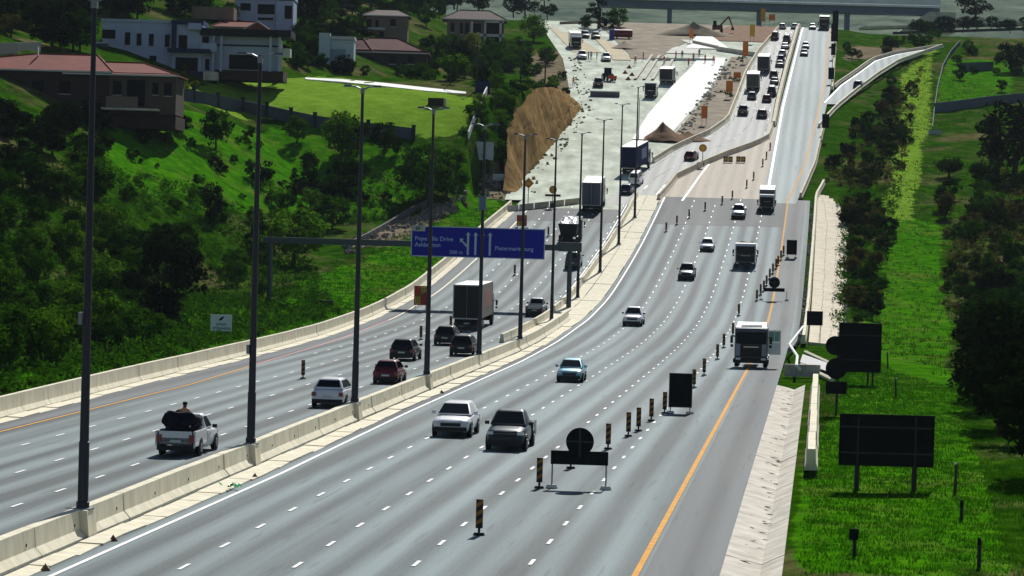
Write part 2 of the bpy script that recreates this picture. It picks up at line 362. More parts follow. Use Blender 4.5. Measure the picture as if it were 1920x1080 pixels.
strip('asphalt_patch', lambda y: Xm(y) - 15, lambda y: Xm(y) - .4, 398, 428, .012, M_NEW, lc, cols=2)
def solid(road, f, wd, y0, y1, m, name='edge_line', z=.02): return strip(name, off(f, -wd / 2), off(f, wd / 2), y0, y1, z, m, road, cols=1, step=4)
wl = cline([(60, 4.3), (120, 4.45), (160, 4.0), (220, 3.9), (250, 3.5), (281, 3.15), (430, 3.1)])
solid(rc, wl, .17, 60, 427, M_WHITE)
solid(rc, lambda y: Xm(y) + 21.05, .2, 60, 428, M_YEL)
solid(lc, lyel, .16, 60, 206, M_YEL); solid(lc, lyel, .16, 206, 284, M_PINK); solid(lc, lyel, .16, 284, 420, M_WHITE if False else mat('pale yellow road paint', (.7, .6, .38), .6))
solid(lc, cline([(60, 1.3), (240, .6), (270, -1.0), (300, -1.75), (428, -1.75)]), .14, 60, 427, M_WHITE)
def dashes(road, c, y0, y1, phase=0.0, ln=1.45, mod=6.0, wd=.125):
    b = MB(); y = y0 + phase
    while y < y1:
        cc = c(y) if callable(c) else c
        x0, x1 = Xm(y) + cc, Xm(y + ln) + cc; z0, z1 = float(zR(y)) + .022, float(zR(y + ln)) + .022
        b.quad((x0 - wd / 2, y, z0), (x0 + wd / 2, y, z0), (x1 + wd / 2, y + ln, z1), (x1 - wd / 2, y + ln, z1)); y += mod
    return b.build('lane_line', M_WHITE, road)
for c_, ph in ((7.55, 3.2), (10.75, 4.4), (14.2, 5.6), (17.65, 0.8)): dashes(rc, c_, 60, 424 if c_ < 14 else 426, ph)
for c_, ph in ((-2.1, 2.0), (-5.65, 3.4), (-9.15, 5.0)): dashes(lc, c_, 60, 424, ph)
dashes(lc, -12.4, 224, 415, 1.0)
# the road beyond the closure
fl = line_of([(1425, 400), (1463, 200), (1500, 57)])
divL = line_of([(1130, 395), (1140, 375), (1211, 318), (1270, 281), (1335, 252), (1369, 228), (1384, 190), (1402, 140), (1425, 100), (1462, 57)])
divR = line_of([(1221, 385), (1264, 335), (1318, 309), (1362, 291), (1402, 277), (1436, 262), (1444, 240), (1453, 190), (1468, 128), (1490, 57)])
far = strip('road', fl, off(farR, 1.2), 424, 757, .02, M_FAR, cols=5, kind='structure')
dv = strip('road', divL, divR, 418, 757, .03, M_DIV, cols=4, kind='structure')
tan = strip('pavement', divR, fl, 422, 520, .01, M_TAN, cols=3, kind='structure')
solid(far, off(fl, .5), .35, 430, 752, M_WHITE, z=.03); solid(far, off(farR, -.1), .25, 428, 752, M_YEL, z=.03)
solid(dv, off(divL, .5), .2, 440, 752, M_WHITE, z=.03); solid(dv, off(divR, -.6), .2, 425, 752, M_WHITE, z=.03)
def mid2(y): return (divL(y) + divR(y)) / 2
solid(dv, mid2, .2, 436, 752, M_WHITE, 'lane_line', z=.03)
strip('stop_line', lambda y: divL(y) + .4, mid2, 618, 621, .035, M_WHITE, dv, cols=1, step=1)
wb_ = line_of([(1280, 375), (1312, 330), (1335, 300)])
solid(tan, wb_, .3, 424, 470, M_WHITE, 'lane_line', z=.02)
# ramp to the right
rpl = line_of([(1541, 195), (1575, 160), (1610, 136), (1640, 114), (1680, 102), (1742, 92)])
rpr = line_of([(1536, 232), (1560, 205), (1600, 172), (1640, 142), (1680, 117), (1746, 94)])
ramp_ = strip('road', rpl, rpr, max(rpl.y0, rpr.y0), min(rpl.y1, rpr.y1), .03, M_FAR, cols=3, kind='structure')
solid(ramp_, off(rpl, .3), .3, rpl.y0 + 2, rpl.y1 - 2, M_WHITE, z=.04); solid(ramp_, off(rpr, -.3), .3, rpl.y0 + 4, rpr.y1 - 2, M_WHITE, z=.04)
# ------------------------------------------------------------------ building site left of the temporary road
M_GRAV = mat('pale greenish gravel', (.40, .43, .35), .9, spec=.0, col2=(.76, .82, .70), scale=.35, detail=10, bump=.6, stretch=(1, .3, 1))
M_SLAB = mat('fresh white concrete', (.90, .90, .85), .8, spec=.2, var=.05, scale=.5, stretch=(1, .3, 1))
M_SOIL = mat('red brown soil', (.15, .085, .05), .95, spec=.1, col2=(.28, .17, .10), scale=.8, detail=8, bump=.6)
M_BRN = mat('grey brown earth', (.19, .155, .11), .95, spec=.1, col2=(.36, .31, .23), scale=.3, detail=8, bump=.6)
M_SAND = mat('cream sand', (.55, .48, .33), .95, spec=.1, var=.14, scale=.4, bump=.3)
gr = strip('construction_ground', off(toe, -1.5), off(divL, .0), 420, 757, .0, M_GRAV, cols=8, kind='structure')
slL = line_of([(1185, 262), (1215, 215), (1262, 160), (1298, 125), (1310, 108)]); slR = line_of([(1262, 248), (1300, 205), (1330, 168), (1352, 135), (1362, 108)])
strip('concrete_slab', slL, slR, slL.y0, slL.y1, .12, M_SLAB, gr, cols=2)
strip('concrete_slab', line_of([(1235, 110), (1262, 90), (1290, 84)]), line_of([(1330, 112), (1310, 92), (1292, 83)]), 655, 690, .15, mat('pale grey concrete', (.55, .56, .5), .8, var=.15, scale=.3), gr, cols=3)
strip('concrete_slab', line_of([(1282, 96), (1296, 80)]), line_of([(1395, 112), (1350, 80)]), 668, 700, .22, M_SLAB, gr, cols=3)
strip('sand_bed', line_of([(1078, 102), (1040, 62)]), line_of([(1134, 102), (1090, 74), (1050, 58)]), 652, 735, .1, M_SAND, gr, cols=3)
strip('sand_bed', line_of([(1160, 126), (1140, 100), (1120, 78)]), line_of([(1190, 122), (1170, 95), (1135, 76)]), 636, 700, .14, M_SAND, gr, cols=3)
strip('earth_strip', line_of([(1192, 130), (1178, 100), (1150, 72)]), line_of([(1225, 118), (1262, 92), (1300, 72), (1340, 62)]), 640, 742, .12, M_BRN, gr, cols=4)
strip('earth_strip', line_of([(1265, 252), (1305, 205), (1335, 165), (1360, 125)]), off(divL, -.3), 500, 650, .10, M_BRN, gr, cols=3)
strip('earth_strip', line_of([(1320, 75), (1340, 64)]), off(divL, -.4), 690, 752, .14, M_SOIL, gr, cols=3)
for q in range(4):
    strip('concrete_kerb', line_of([(1178 + q * 17, 163), (1213 + q * 15, 115)]), line_of([(1185 + q * 17, 163), (1218 + q * 15, 115)]), 595, 648, .35, M_CONC2, gr, cols=1)
def heap(name, ctr, rx, ry, h, m, label, cat, seed, group=None):
    rnd = random.Random(seed); b = MB(); n, k = 28, 9
    rings = []
    ph = [rnd.uniform(0, 6.3) for _ in range(4)]
    for i in range(k + 1):
        t = i / k; z = h * (1 - t) ** 1.0 * (1 - .15 * math.sin(t * 3.1)) - .3 * t
        rings.append([(ctr[0] + rx * t * math.cos(a) * (1 + .16 * math.sin(3 * a + ph[0]) + .06 * math.sin(7 * a + ph[1])) + rnd.uniform(-.05, .05) * rx * t, ctr[1] + ry * t * math.sin(a) * (1 + .16 * math.sin(2 * a + ph[2])), ctr[2] + z + rnd.uniform(-.03, .03) * h) for a in (2 * math.pi * j / n for j in range(n))])
    b.loft(rings, cap=False)
    o = b.build(name, m, smooth=True, ang=60); return tag(o, label, cat, group)
heap('soil_heap', G(1242, 262), 4.2, 5, 3.0, M_SOIL, 'pointed red-brown soil heap in front of the white slab', 'soil heap', 3)
heap('soil_heap', G(1290, 262), 4.4, 3.2, 1.4, M_SOIL, 'low red-brown soil heap right of the pointed heap', 'soil heap', 5)
heap('soil_heap', G(1300, 66), 9, 5, 3.2, M_BRN, 'grey-brown earth bank in front of the bridge piers', 'soil heap', 9)
heap('soil_heap', G(1170, 90), 4, 4, 1.6, M_BRN, 'low earth mound beside the cream sand bed', 'soil heap', 13)
# ------------------------------------------------------------------ concrete barriers, each length of wall a piece
def prof(h, foot, top): return [(-foot, 0), (-foot, .10), (-top - .04, .34), (-top, h), (top, h), (top + .04, .34), (foot, .10), (foot, 0)]
def barrier(name, f, y0, y1, seg, h, foot, top, m, label, group=None, hole_to=0, jit=.02, z=0.0):
    root = thing(name, (0, 0, 0), label, 'barrier', group); y = y0; P = prof(h, foot, top); rnd = random.Random(int(y0 * 7 + seg))
    root.location = (float(f(y0)), y0, float(zR(y0)))
    L0 = root.location
    while y < y1 - .5:
        ye = min(y + seg, y1) - .05; b = MB(); jx, jz = rnd.uniform(-jit, jit), rnd.uniform(0, jit)
        ra = [(float(f(y)) + x + jx - L0.x, y - L0.y, float(zR(y)) + q + jz + z - L0.z) for x, q in P]; rb = [(float(f(ye)) + x + jx - L0.x, ye - L0.y, float(zR(ye)) + q + jz + z - L0.z) for x, q in P]
        b.loft([ra, rb]); s = b.build('barrier_segment', m, root)
        if y < hole_to:
            yh = y + seg * .82; hb = MB(); cx = float(f(yh)) + top + .03 + jx - L0.x
            hb.tube((cx - .02, yh - L0.y, .52 + float(zR(yh)) - L0.z), (cx + .02, yh - L0.y, .52 + float(zR(yh)) - L0.z), .05, n=8); hb.build('lifting_hole', mat('dark hole', (.02, .02, .02), .9), s)
        y += seg
    return root
medc = cline([(60, 2.75), (95, 2.55), (124, 2.36), (153, 2.12), (182, 1.96), (212, 1.8), (240, 1.7), (275, 1.3), (300, 1.0), (430, .8)])
barrier('concrete_barrier', medc, 60, 292, 5.8, .95, .42, .17, M_CONC, 'cream concrete median barrier carrying the lamp posts, nearest the camera', hole_to=175)
barrier('concrete_barrier', off(cline([(60, 0), (430, 0)]), -.95), 252, 428, 6, .75, .22, .12, M_CONC, 'thin white-topped barrier left of the far lamp posts')
barrier('concrete_barrier', lbar, 128, 411, 6, 1.05, .35, .14, M_CONC, 'long cream concrete barrier along the left edge of the road')
def slabs(name, fa, fb, y0, y1, seg, zo, m, parent, jit=.03, sub=2):
    rnd = random.Random(int(y0)); y = y0
    while y < y1 - .3:
        ye = min(y + seg, y1) - .04; j = rnd.uniform(-jit, jit); b = MB()
        xa, xb, xc, xd = float(fa(y)), float(fb(y)) + rnd.uniform(-jit, jit) * 2, float(fa(ye)), float(fb(ye)) + rnd.uniform(-jit, jit) * 2
        za, zb = float(zR(y)) + zo + j, float(zR(ye)) + zo + j
        b.quad((xa, y, za), (xb, y, za - .03), (xd, ye, zb - .03), (xc, ye, zb), .12); b.build(name, m, parent); y += seg
slabs('channel_slab', off(medc, .54), lambda y: np.minimum(medc(y) + 1.55, wl(y) - .55), 60, 262, 3.0, .075, M_CONC, rc)
slabs('channel_slab', lambda y: Xm(y) - .7, lambda y: Xm(y) + .5, 262, 428, 6.0, .15, M_CONC, rc)
slabs('channel_slab', lambda y: np.maximum(Xm(y) + .55, np.where(y < 292, medc(y) + .46, Xm(y) + .55)), lambda y: wl(y) - .55, 262, 428, 6.0, .10, M_CONC, rc)
slabs('channel_slab', off(lbar, .38), off(lbar, 1.15), 128, 411, 4.0, .07, M_CONC, lc)
# barriers of the temporary road and the far road
barrier('concrete_barrier', off(divL, -.5), 466, 750, 8, .9, .3, .14, M_CONC3, 'sandy concrete barrier along the left side of the temporary road')
barrier('concrete_barrier', off(divR, .35), 424, 520, 6, .9, .3, .14, M_CONC3, 'sandy concrete barrier curving along the right side of the temporary road')
barrier('concrete_barrier', lambda y: (divR(y) + fl(y)) / 2, 520, 752, 8, 1.0, .42, .3, M_CONC3, 'tan concrete barrier between the queue and the oncoming far lanes')
barrier('concrete_barrier', off(farR, 1.5), 430, 520, 7, .85, .3, .14, M_CONC3, 'tan barrier on the right of the far road, below the ramp')
barrier('concrete_barrier', off(farR, 1.6), 585, 752, 8, .85, .3, .14, M_CONC3, 'tan barrier on the right of the far road, above the ramp')
barrier('concrete_barrier', off(rpr, .6), 520, 690, 7, .8, .3, .14, M_CONC, 'cream barrier on the outer edge of the ramp')
barrier('concrete_barrier', off(rpl, -.6), 590, 690, 7, .7, .25, .12, M_CONC3, 'sandy barrier on the inner edge of the ramp')
barrier('concrete_barrier', lambda y: Xm(y) + np.interp(y, [262, 430, 446], [24.9, 25.1, 26.2]), 264, 446, 6, .8, .24, .14, M_CONC, 'slim white barrier between the right shoulder and the paved slope')
barrier('concrete_barrier', lambda y: Xm(y) + 26.2, 129, 196, 5.6, .95, .3, .17, M_CONC, 'white precast barrier beside the drain on the near right')
# barrier closing the old lanes, set across the road
cb = thing('concrete_barrier', G(1015, 398), 'brown concrete barrier row closing the old lanes below the orange signs', 'barrier')
for i in range(5):
    pa, pb = G(945 + i * 28.5, 398 - i * 3.2), G(972 + i * 28.5, 395 - i * 3.2)
    b = MB(); q = prof(.85, .3, .14); b.loft([[(pa - cb.location) + Vector((0, -x, z)) for x, z in q], [(pb - cb.location) + Vector((0, -x, z)) for x, z in q]])
    b.build('barrier_segment', M_CONC3, cb)
strip('gravel_apron', lambda y: lbar(np.minimum(y, 411)) + .5 + np.maximum(y - 411, 0) * .12, lambda y: Xm(y) - 2 + 0 * y, 412, 450, .02, M_GRAV, lc, cols=3)
# ------------------------------------------------------------------ concrete V drain on the near right
dr = thing('drain', (0, 0, 0), 'wide V-shaped concrete drain along the near right shoulder', 'drain'); rnd = random.Random(4); y = 58.0
while y < 197:
    j = rnd.uniform(-.01, .014); b = MB(); ye = y + 2.45
    def rg(yy, k): x0 = float(Xm(yy)); return [(x0 + 23.6, yy, .02 + j), (x0 + 24.2, yy, -.13 + j + k), (x0 + 24.78, yy, -.27 + j), (x0 + 25.1, yy, -.1 + j), (x0 + 25.5, yy, .08 + j)]
    ra, rb = rg(y, 0), rg(ye, .02)
    b.loft([ra, rb], cap=False, closed=False); b.loft([[(p[0], p[1], p[2] - .12) for p in rb], rb], cap=False, closed=False); b.build('drain_slab', M_CONC2, dr)
    y += 2.46
b = MB()
for i in range(90):
    yy = rnd.uniform(62, 195); cc = rnd.uniform(23.9, 24.7); z0 = -.02 - (cc - 23.6) * .22
    sx, sy = rnd.uniform(.06, .42), rnd.uniform(.05, .22); xx = float(Xm(yy)) + cc; n = 7
    ring = [(xx + sx * math.cos(6.28 * k / n) * rnd.uniform(.6, 1.2), yy + sy * math.sin(6.28 * k / n) * rnd.uniform(.6, 1.2), z0 + .02) for k in range(n)]
    b.add(ring + [(xx, yy, z0 + rnd.uniform(.025, .05))], [(k, (k + 1) % n, n) for k in range(n)])
tag(b.build('silt', mat('brown drain silt', (.13, .10, .07), .95, var=.5, scale=3), dr), kind='stuff')
sp = thing('paved_slope', (0, 0, 0), 'pale concrete-paved slope right of the slim white barrier', 'slope paving')
y = 268.0; rnd = random.Random(8)
while y < 434:
    wd = np.interp(y, [262, 280, 404, 425, 436], [2.6, 3.2, 4.4, 3.0, 1.0]) + rnd.uniform(-.25, .25); ye = y + 2.9
    for k in range(3):
        a, c_ = 25.35 + wd * k / 3, 25.35 + wd * (k + 1) / 3 - .03; b = MB()
        zz = [float(zR(q)) - .05 - .07 * k for q in (y, ye)]
        b.quad((float(Xm(y)) + a, y, zz[0]), (float(Xm(y)) + c_, y, zz[0] - .06), (float(Xm(ye)) + c_, ye, zz[1] - .06 + rnd.uniform(0, .02)), (float(Xm(ye)) + a, ye, zz[1]), .25); b.build('paving_slab', M_CONC3, sp)
    y += 2.94
# ------------------------------------------------------------------ vehicles
M_TYRE = mat('black tyre', (.02, .02, .02), .85); M_RIM = mat('alloy rim', (.35, .36, .38), .35, .9)
M_GLASS = mat('dark car glass', (.006, .008, .013), .12, spec=.14); M_BLK = mat('black plastic', (.014, .014, .016), .6)
M_LAMP = mat('clear headlamp', (.75, .78, .8), .08, spec=.9, coat=1.0); M_TAIL = mat('red tail lamp', (.25, .012, .015), .2, spec=.6, coat=.5); M_AMB = mat('amber lamp', (.6, .22, .02), .25)
M_PLATE = mat('white number plate', (.65, .66, .62), .5); M_CHR = mat('chrome trim', (.55, .56, .58), .18, 1.0); M_TARP = mat('crumpled silver tarpaulin', (.42, .44, .44), .45, var=.35, scale=1.6, bump=.8)
M_CHAS = mat('chassis steel', (.03, .03, .032), .7); M_ALU = mat('brushed aluminium', (.5, .5, .52), .4, .8)
def paint(name, c, metal=0.0, rough=.35): return mat(name, c, rough, metal, coat=.25 if max(c) < .2 else .5, spec=.25 if max(c) < .2 else .5)
PW = paint('white car paint', (.80, .81, .83)); PK = paint('black car paint', (.008, .008, .010)); PS = paint('silver car paint', (.42, .44, .46), .5); PG = paint('grey car paint', (.075, .08, .09), .1)
PR = paint('dark red car paint', (.13, .006, .018), .0); PB = paint('light blue car paint', (.14, .40, .52), .2); PD = paint('dark teal car paint', (.004, .022, .036), .0); PN = paint('navy car paint', (.015, .022, .06), .2); PM = paint('maroon car paint', (.10, .012, .02), .1)
def ring(wl_, wm, wt, zl, zm, zt, y, cr_=.07):
    h = [(wl_ * .85, zl), (wl_, zl + .08), (wm, zm), (wt, zt - cr_), (wt - cr_ * 1.3, zt)]
    return [(x, y, z) for x, z in h] + [(-x, y, z) for x, z in reversed(h)]
def wheel_mesh(r, wd, tag_):
    def mk():
        b = MB(); n = 18; rs = []
        for x, q in ((-wd / 2, r * .62), (-wd / 2, r * .93), (-wd * .3, r), (wd * .3, r), (wd / 2, r * .93), (wd / 2, r * .62)):
            rs.append([(x, q * math.cos(6.2832 * i / n), q * math.sin(6.2832 * i / n)) for i in range(n)])
        b.loft(rs); return b.mesh('wheel', M_TYRE, True, 40)
    return shared(('wheel', r, wd), mk)
def rim_mesh(r, wd):
    def mk():
        b = MB(); b.tube((-wd / 2 - .012, 0, 0), (wd / 2 + .012, 0, 0), r * .60, n=14)
        for k in range(5):
            a = k * 1.2566; b.box((wd / 2 + .02, math.cos(a) * r * .3, math.sin(a) * r * .3), (.02, .07, .07))
        return b.mesh('rim', M_RIM)
    return shared(('rim', r, wd), mk)
def add_wheels(root, ys, hw, r, wd=.22):
    for y in ys:
        for s in (-1, 1):
            o = link('wheel', wheel_mesh(r, wd, 0), root, (s * (hw - wd / 2 + .015), y, r)); q = link('rim', rim_mesh(r, wd), o)
            if s < 0: q.rotation_euler = (0, 0, math.pi)
def subd(me, lvl=1):
    o = bpy.data.objects.new('tmp', me); COL.objects.link(o); md = o.modifiers.new('s', 'SUBSURF'); md.levels = lvl
    dg = bpy.context.evaluated_depsgraph_get(); r_ = bpy.data.meshes.new_from_object(o.evaluated_get(dg)); bpy.data.objects.remove(o); r_.name = me.name
    r_.polygons.foreach_set('use_smooth', [True] * len(r_.polygons)); return r_
def bevelled(me, w_, seg=2):
    bm = bmesh.new(); bm.from_mesh(me); bmesh.ops.bevel(bm, geom=bm.edges[:], offset=w_, segments=seg, affect='EDGES', profile=.6); bm.to_mesh(me); bm.free()
    me.polygons.foreach_set('use_smooth', [True] * len(me.polygons)); me.set_sharp_from_angle(angle=R(30)); return me
def face_quad(c, u0, u1, v0, v1, o=.012):
    """sub-rectangle of a four-corner face, pushed out a little"""
    a, b_, c_, d = map(Vector, c); n = (b_ - a).cross(d - a).normalized()
    def p(u, v): return (a * (1 - u) + b_ * u) * (1 - v) + (d * (1 - u) + c_ * u) * v + n * o
    return [p(u0, v0), p(u1, v0), p(u1, v1), p(u0, v1)]
KIND = {  # L, W, H, bonnet z, belt z, bonnet length, cabin base front/rear (from front), roof front/rear
    'hatch': (3.95, 1.74, 1.50, .90, .97, 1.0, .9, 3.8, 1.8, 3.3), 'sedan': (4.5, 1.78, 1.46, .90, .96, 1.2, 1.15, 3.85, 2.0, 3.25),
    'suv': (4.6, 1.9, 1.62, .98, 1.06, 1.25, 1.15, 4.45, 2.1, 3.9), 'minibus': (4.9, 1.78, 2.05, 1.12, 1.18, .55, .35, 4.85, 1.15, 4.7),
    'pickup': (5.3, 1.88, 1.80, 1.08, 1.14, 1.35, 1.25, 3.55, 2.15, 3.25), 'single': (5.2, 1.8, 1.72, 1.05, 1.08, 1.3, 1.25, 2.75, 1.95, 2.55)}
def car_parts(root, kind, P, roofm=None):
    L, W, H, zb, zt, bl, cf, cb_, rf, rr = KIND[kind]; hw = W / 2; F_ = L / 2; pk = kind in ('pickup', 'single'); key = (kind, P.name)
    fy = lambda q: F_ - q
    rw = .35 if pk or kind == 'suv' else .31; gc = .20 if pk or kind == 'suv' else .14
    def body():
        b = MB(); end = cb_ + .12 if pk else L
        st = [(0, .72, zb - .36), (.05, .86, zb - .20), (.24, .95, zb - .08), (bl * .6, .99, zb - .015), (bl + .1, 1.0, zb + .02), (cf + .35, 1.0, zt), (cb_ - .4, 1.0, zt + .02)]
        if pk: st += [(end, 1.0, zt)]
        else:
            st += [(L - .45, .99, zt + (.0 if kind != 'sedan' else .02)), (L - .12, .96, zt - .04), (L - .02, .90, zt - .14), (L, .84, zt - .3)]
        b.loft([ring(hw * k * .93, hw * k, hw * k * .94, gc + (.1 if q < .1 or q > L - .1 else 0), .62, z, fy(q)) for q, k, z in st])
        return subd(b.mesh('body', P, True, 40))
    link('body', shared(('body',) + key, body), root)
    wb, wr = hw * .93, hw * .67; zr = H
    BF = [(-wb, fy(cf), zt - .03), (wb, fy(cf), zt - .03)]; BR = [(-wb * .97, fy(cb_), zt - .03), (wb * .97, fy(cb_), zt - .03)]
    TF = [(-wr, fy(rf), zr - .05), (wr, fy(rf), zr - .05)]; TR = [(-wr * .98, fy(rr), zr - .06), (wr * .98, fy(rr), zr - .06)]
    def cabin():
        b = MB(); k = .82
        b.loft([[BF[0], BF[1], BR[1], BR[0]], [TF[0], TF[1], TR[1], TR[0]], [(TF[0][0] * k, TF[0][1] - .12, zr), (TF[1][0] * k, TF[1][1] - .12, zr), (TR[1][0] * k, TR[1][1] + .1, zr - .01), (TR[0][0] * k, TR[0][1] + .1, zr - .01)]])
        return bevelled(b.mesh('cabin', roofm or P), .075, 3)
    link('cabin', shared(('cabin',) + key, cabin), root)
    def glass(nm, c, u0, u1, v0, v1):
        def mk():
            b = MB(); b.quad(*face_quad(c, u0, u1, v0, v1), th=.006); return b.mesh(nm, M_GLASS)
        link(nm, shared((nm, u0) + key, mk), root)
    glass('windscreen', [BF[1], BF[0], TF[0], TF[1]], .05, .95, .12, .92); glass('rear_window', [BR[0], BR[1], TR[1], TR[0]], .08, .92, .22, .90)
    for s, c in ((1, [BR[1], BF[1], TF[1], TR[1]]), (-1, [BF[0], BR[0], TR[0], TF[0]])):
        cuts = ((.06, .5), (.54, .93)) if kind != 'single' else ((.12, .9),)
        for u0, u1 in cuts: glass('window', c, u0, u1, .16, .88)
    wf, wrr = fy(.82), fy(L - .95 if not pk else L - 1.15)
    def arch():
        b = MB(); b.tube((-.04, 0, 0), (.034, 0, 0), rw + .07, n=18); return b.mesh('wheel_arch', M_BLK)
    for y in (wf, wrr):
        for s in (-1, 1): link('wheel_arch', shared(('arch', rw), arch), root, (s * (hw - .028), y, rw + .01))
    add_wheels(root, (wf, wrr), hw, rw)
    def sm(nm, m, boxes):
        def mk():
            b = MB()
            for c, d in boxes: b.box(c, d)
            return b.mesh(nm, m)
        link(nm, shared((nm, boxes[0][0]) + key, mk), root)
    sm('grille', M_BLK, [((0, F_ - .005, zb - .36), (W * .52, .05, .17))]); sm('front_bumper', M_BLK, [((0, F_ - .03, gc + .2), (W * .84, .09, .2)), ((0, F_ + .02, gc + .06), (W * .7, .05, .05))])
    for s in (-1, 1):
        sm('headlight', M_LAMP, [((s * W * .375, F_ - .07, zb - .26), (W * .16, .12, .13))]); sm('tail_light', M_TAIL, [((s * W * .40, -F_ + .03, zt - .30), (W * .13, .1, .22 if not pk else .34))])
        sm('door_mirror', P if not pk else M_BLK, [((s * (hw + .09), fy(cf + .42), zt + .06), (.2, .12, .16))])
    sm('number_plate', M_PLATE, [((0, -F_ - .012, zt - .42), (.5, .02, .11))]); sm('rear_bumper', M_BLK if P is not PW or pk else M_BLK, [((0, -F_ + .02, gc + .17), (W * .9, .1, .22))])
    if pk:
        y0, y1 = fy(cb_ + .14), -F_; ym, ly = (y0 + y1) / 2, y0 - y1
        sm('bed_floor', M_BLK, [((0, ym, .66), (W * .9, ly, .3))])
        for s in (-1, 1): sm('bed_side', P, [((s * (hw - .05), ym, .78), (.09, ly, .66)), ((s * (hw - .06), ym, zt - .02), (.12, ly, .05))])
        sm('tailgate', P, [((0, y1 + .03, .82), (W * .80, .06, .56))]); sm('bed_front', P, [((0, y0 - .03, .9), (W * .9, .05, .4))])
HEAD = math.atan(MM)
def road_dir(p, away=True, f=None):
    """unit vector along the road surface at p"""
    g = f or (lambda y: Xm(y)); y = p.y
    v = Vector((float(g(y + 4) - g(y - 4)), 8, float(zR(y + 4) - zR(y - 4)))).normalized()
    return v if away else -v
def orient(o, pos, v):
    x = v.cross(ZUP).normalized(); z = x.cross(v).normalized()
    o.matrix_world = Matrix(((x.x, v.x, z.x, pos.x), (x.y, v.y, z.y, pos.y), (x.z, v.z, z.z, pos.z), (0, 0, 0, 1)))
def place(root, px, py, L, away, f=None, zo=.02):
    """px, py: foot of the end of the vehicle that faces the camera"""
    p = G(px, py, zo); v = road_dir(p, True, f); c = p + v * (L / 2); c = Vector((c.x, c.y, float(zR(c.y)) + zo)); v = road_dir(c, away, f); orient(root, c, v); return root
def car(kind, P, px, py, away, label, cat='car', f=None, name=None, scale=1.0, group=None):
    nm = name or {'pickup': 'pickup_truck', 'single': 'pickup_truck', 'minibus': 'minibus', 'suv': 'suv', 'hatch': 'hatchback_car', 'sedan': 'sedan_car'}[kind]
    root = thing(nm, (0, 0, 0), label, cat, group); car_parts(root, kind, P); place(root, px, py, KIND[kind][0], away, f)
    if scale != 1: root.scale = (scale,) * 3
    return root
def bxs(nm, m, boxes, root, **k):
    b = MB()
    for c, d in boxes: b.box(c, d, **k)
    return b.build(nm, m, root)
def truck_cab(root, P, yf, W, H, zlo=.55, ln=1.9, mirrors=True, lower=None):
    """cab-over cab, front at y = yf"""
    hw = W / 2; b = MB(); k = .94
    def r4(y, x, z0, z1): return [(-x, y, z0), (x, y, z0), (x, y, z1), (-x, y, z1)]
    b.loft([r4(yf - ln, hw, zlo, H - .05), r4(yf - .25, hw, zlo, H), r4(yf - .10, hw * .985, zlo, H - .35), r4(yf - .01, hw * .96, zlo, H - 1.35), r4(yf, hw * .95, zlo, zlo + .6)])
    b.build('cab', P, root, True, 25)
    zt = H - .38; zb_ = H - 1.28
    w = MB(); w.quad((hw * .9, yf - .005 + .02, zb_), (-hw * .9, yf - .005 + .02, zb_), (-hw * .92, yf - .085, zt), (hw * .92, yf - .085, zt), th=.02); w.build('windscreen', M_GLASS, root)
    bxs('sun_visor', M_BLK, [((0, yf + .02, H - .34), (W * .9, .22, .10))], root)
    bxs('front_panel', mat('dark slate front panel', (.010, .012, .018), .5), [((0, yf + .0, (zlo + zb_) / 2 + .1), (W * .90, .05, zb_ - zlo - .25))], root)
    bxs('grille', M_BLK, [((0, yf + .01, zlo + .62), (W * .62, .06, .62))], root); bxs('badge_bar', M_CHR, [((0, yf + .045, zlo + .98), (W * .45, .02, .06))], root)
    bxs('front_bumper', lower or M_BLK, [((0, yf + .01, zlo - .02), (W * .98, .16, .42))], root)
    bxs('wiper', M_BLK, [((-.3, yf + .03, zb_ + .03), (.8, .02, .03)), ((.45, yf + .03, zb_ + .03), (.8, .02, .03))], root)
    for s in (-1, 1):
        bxs('headlight', M_LAMP, [((s * W * .38, yf + .075, zlo + .08), (W * .14, .06, .15))], root)
        g = MB(); g.quad((s * (hw + .006), yf - 1.25, zb_ + .05), (s * (hw + .006), yf - .3, zb_ + .05), (s * (hw + .006), yf - .35, zt), (s * (hw + .006), yf - 1.25, zt)); g.build('window', M_GLASS, root)
        if mirrors:
            o = bxs('door_mirror', M_BLK, [((s * (hw + .22), yf - .02, H - .95), (.2, .1, .52)), ((s * (hw + .2), yf - .02, H - 1.4), (.2, .1, .2)), ((s * (hw + .08), yf - .04, H - .72), (.3, .05, .05))], root)
def truck_wheels(root, ys, W, r=.5):
    add_wheels(root, ys, W / 2 - .02, r, .32)
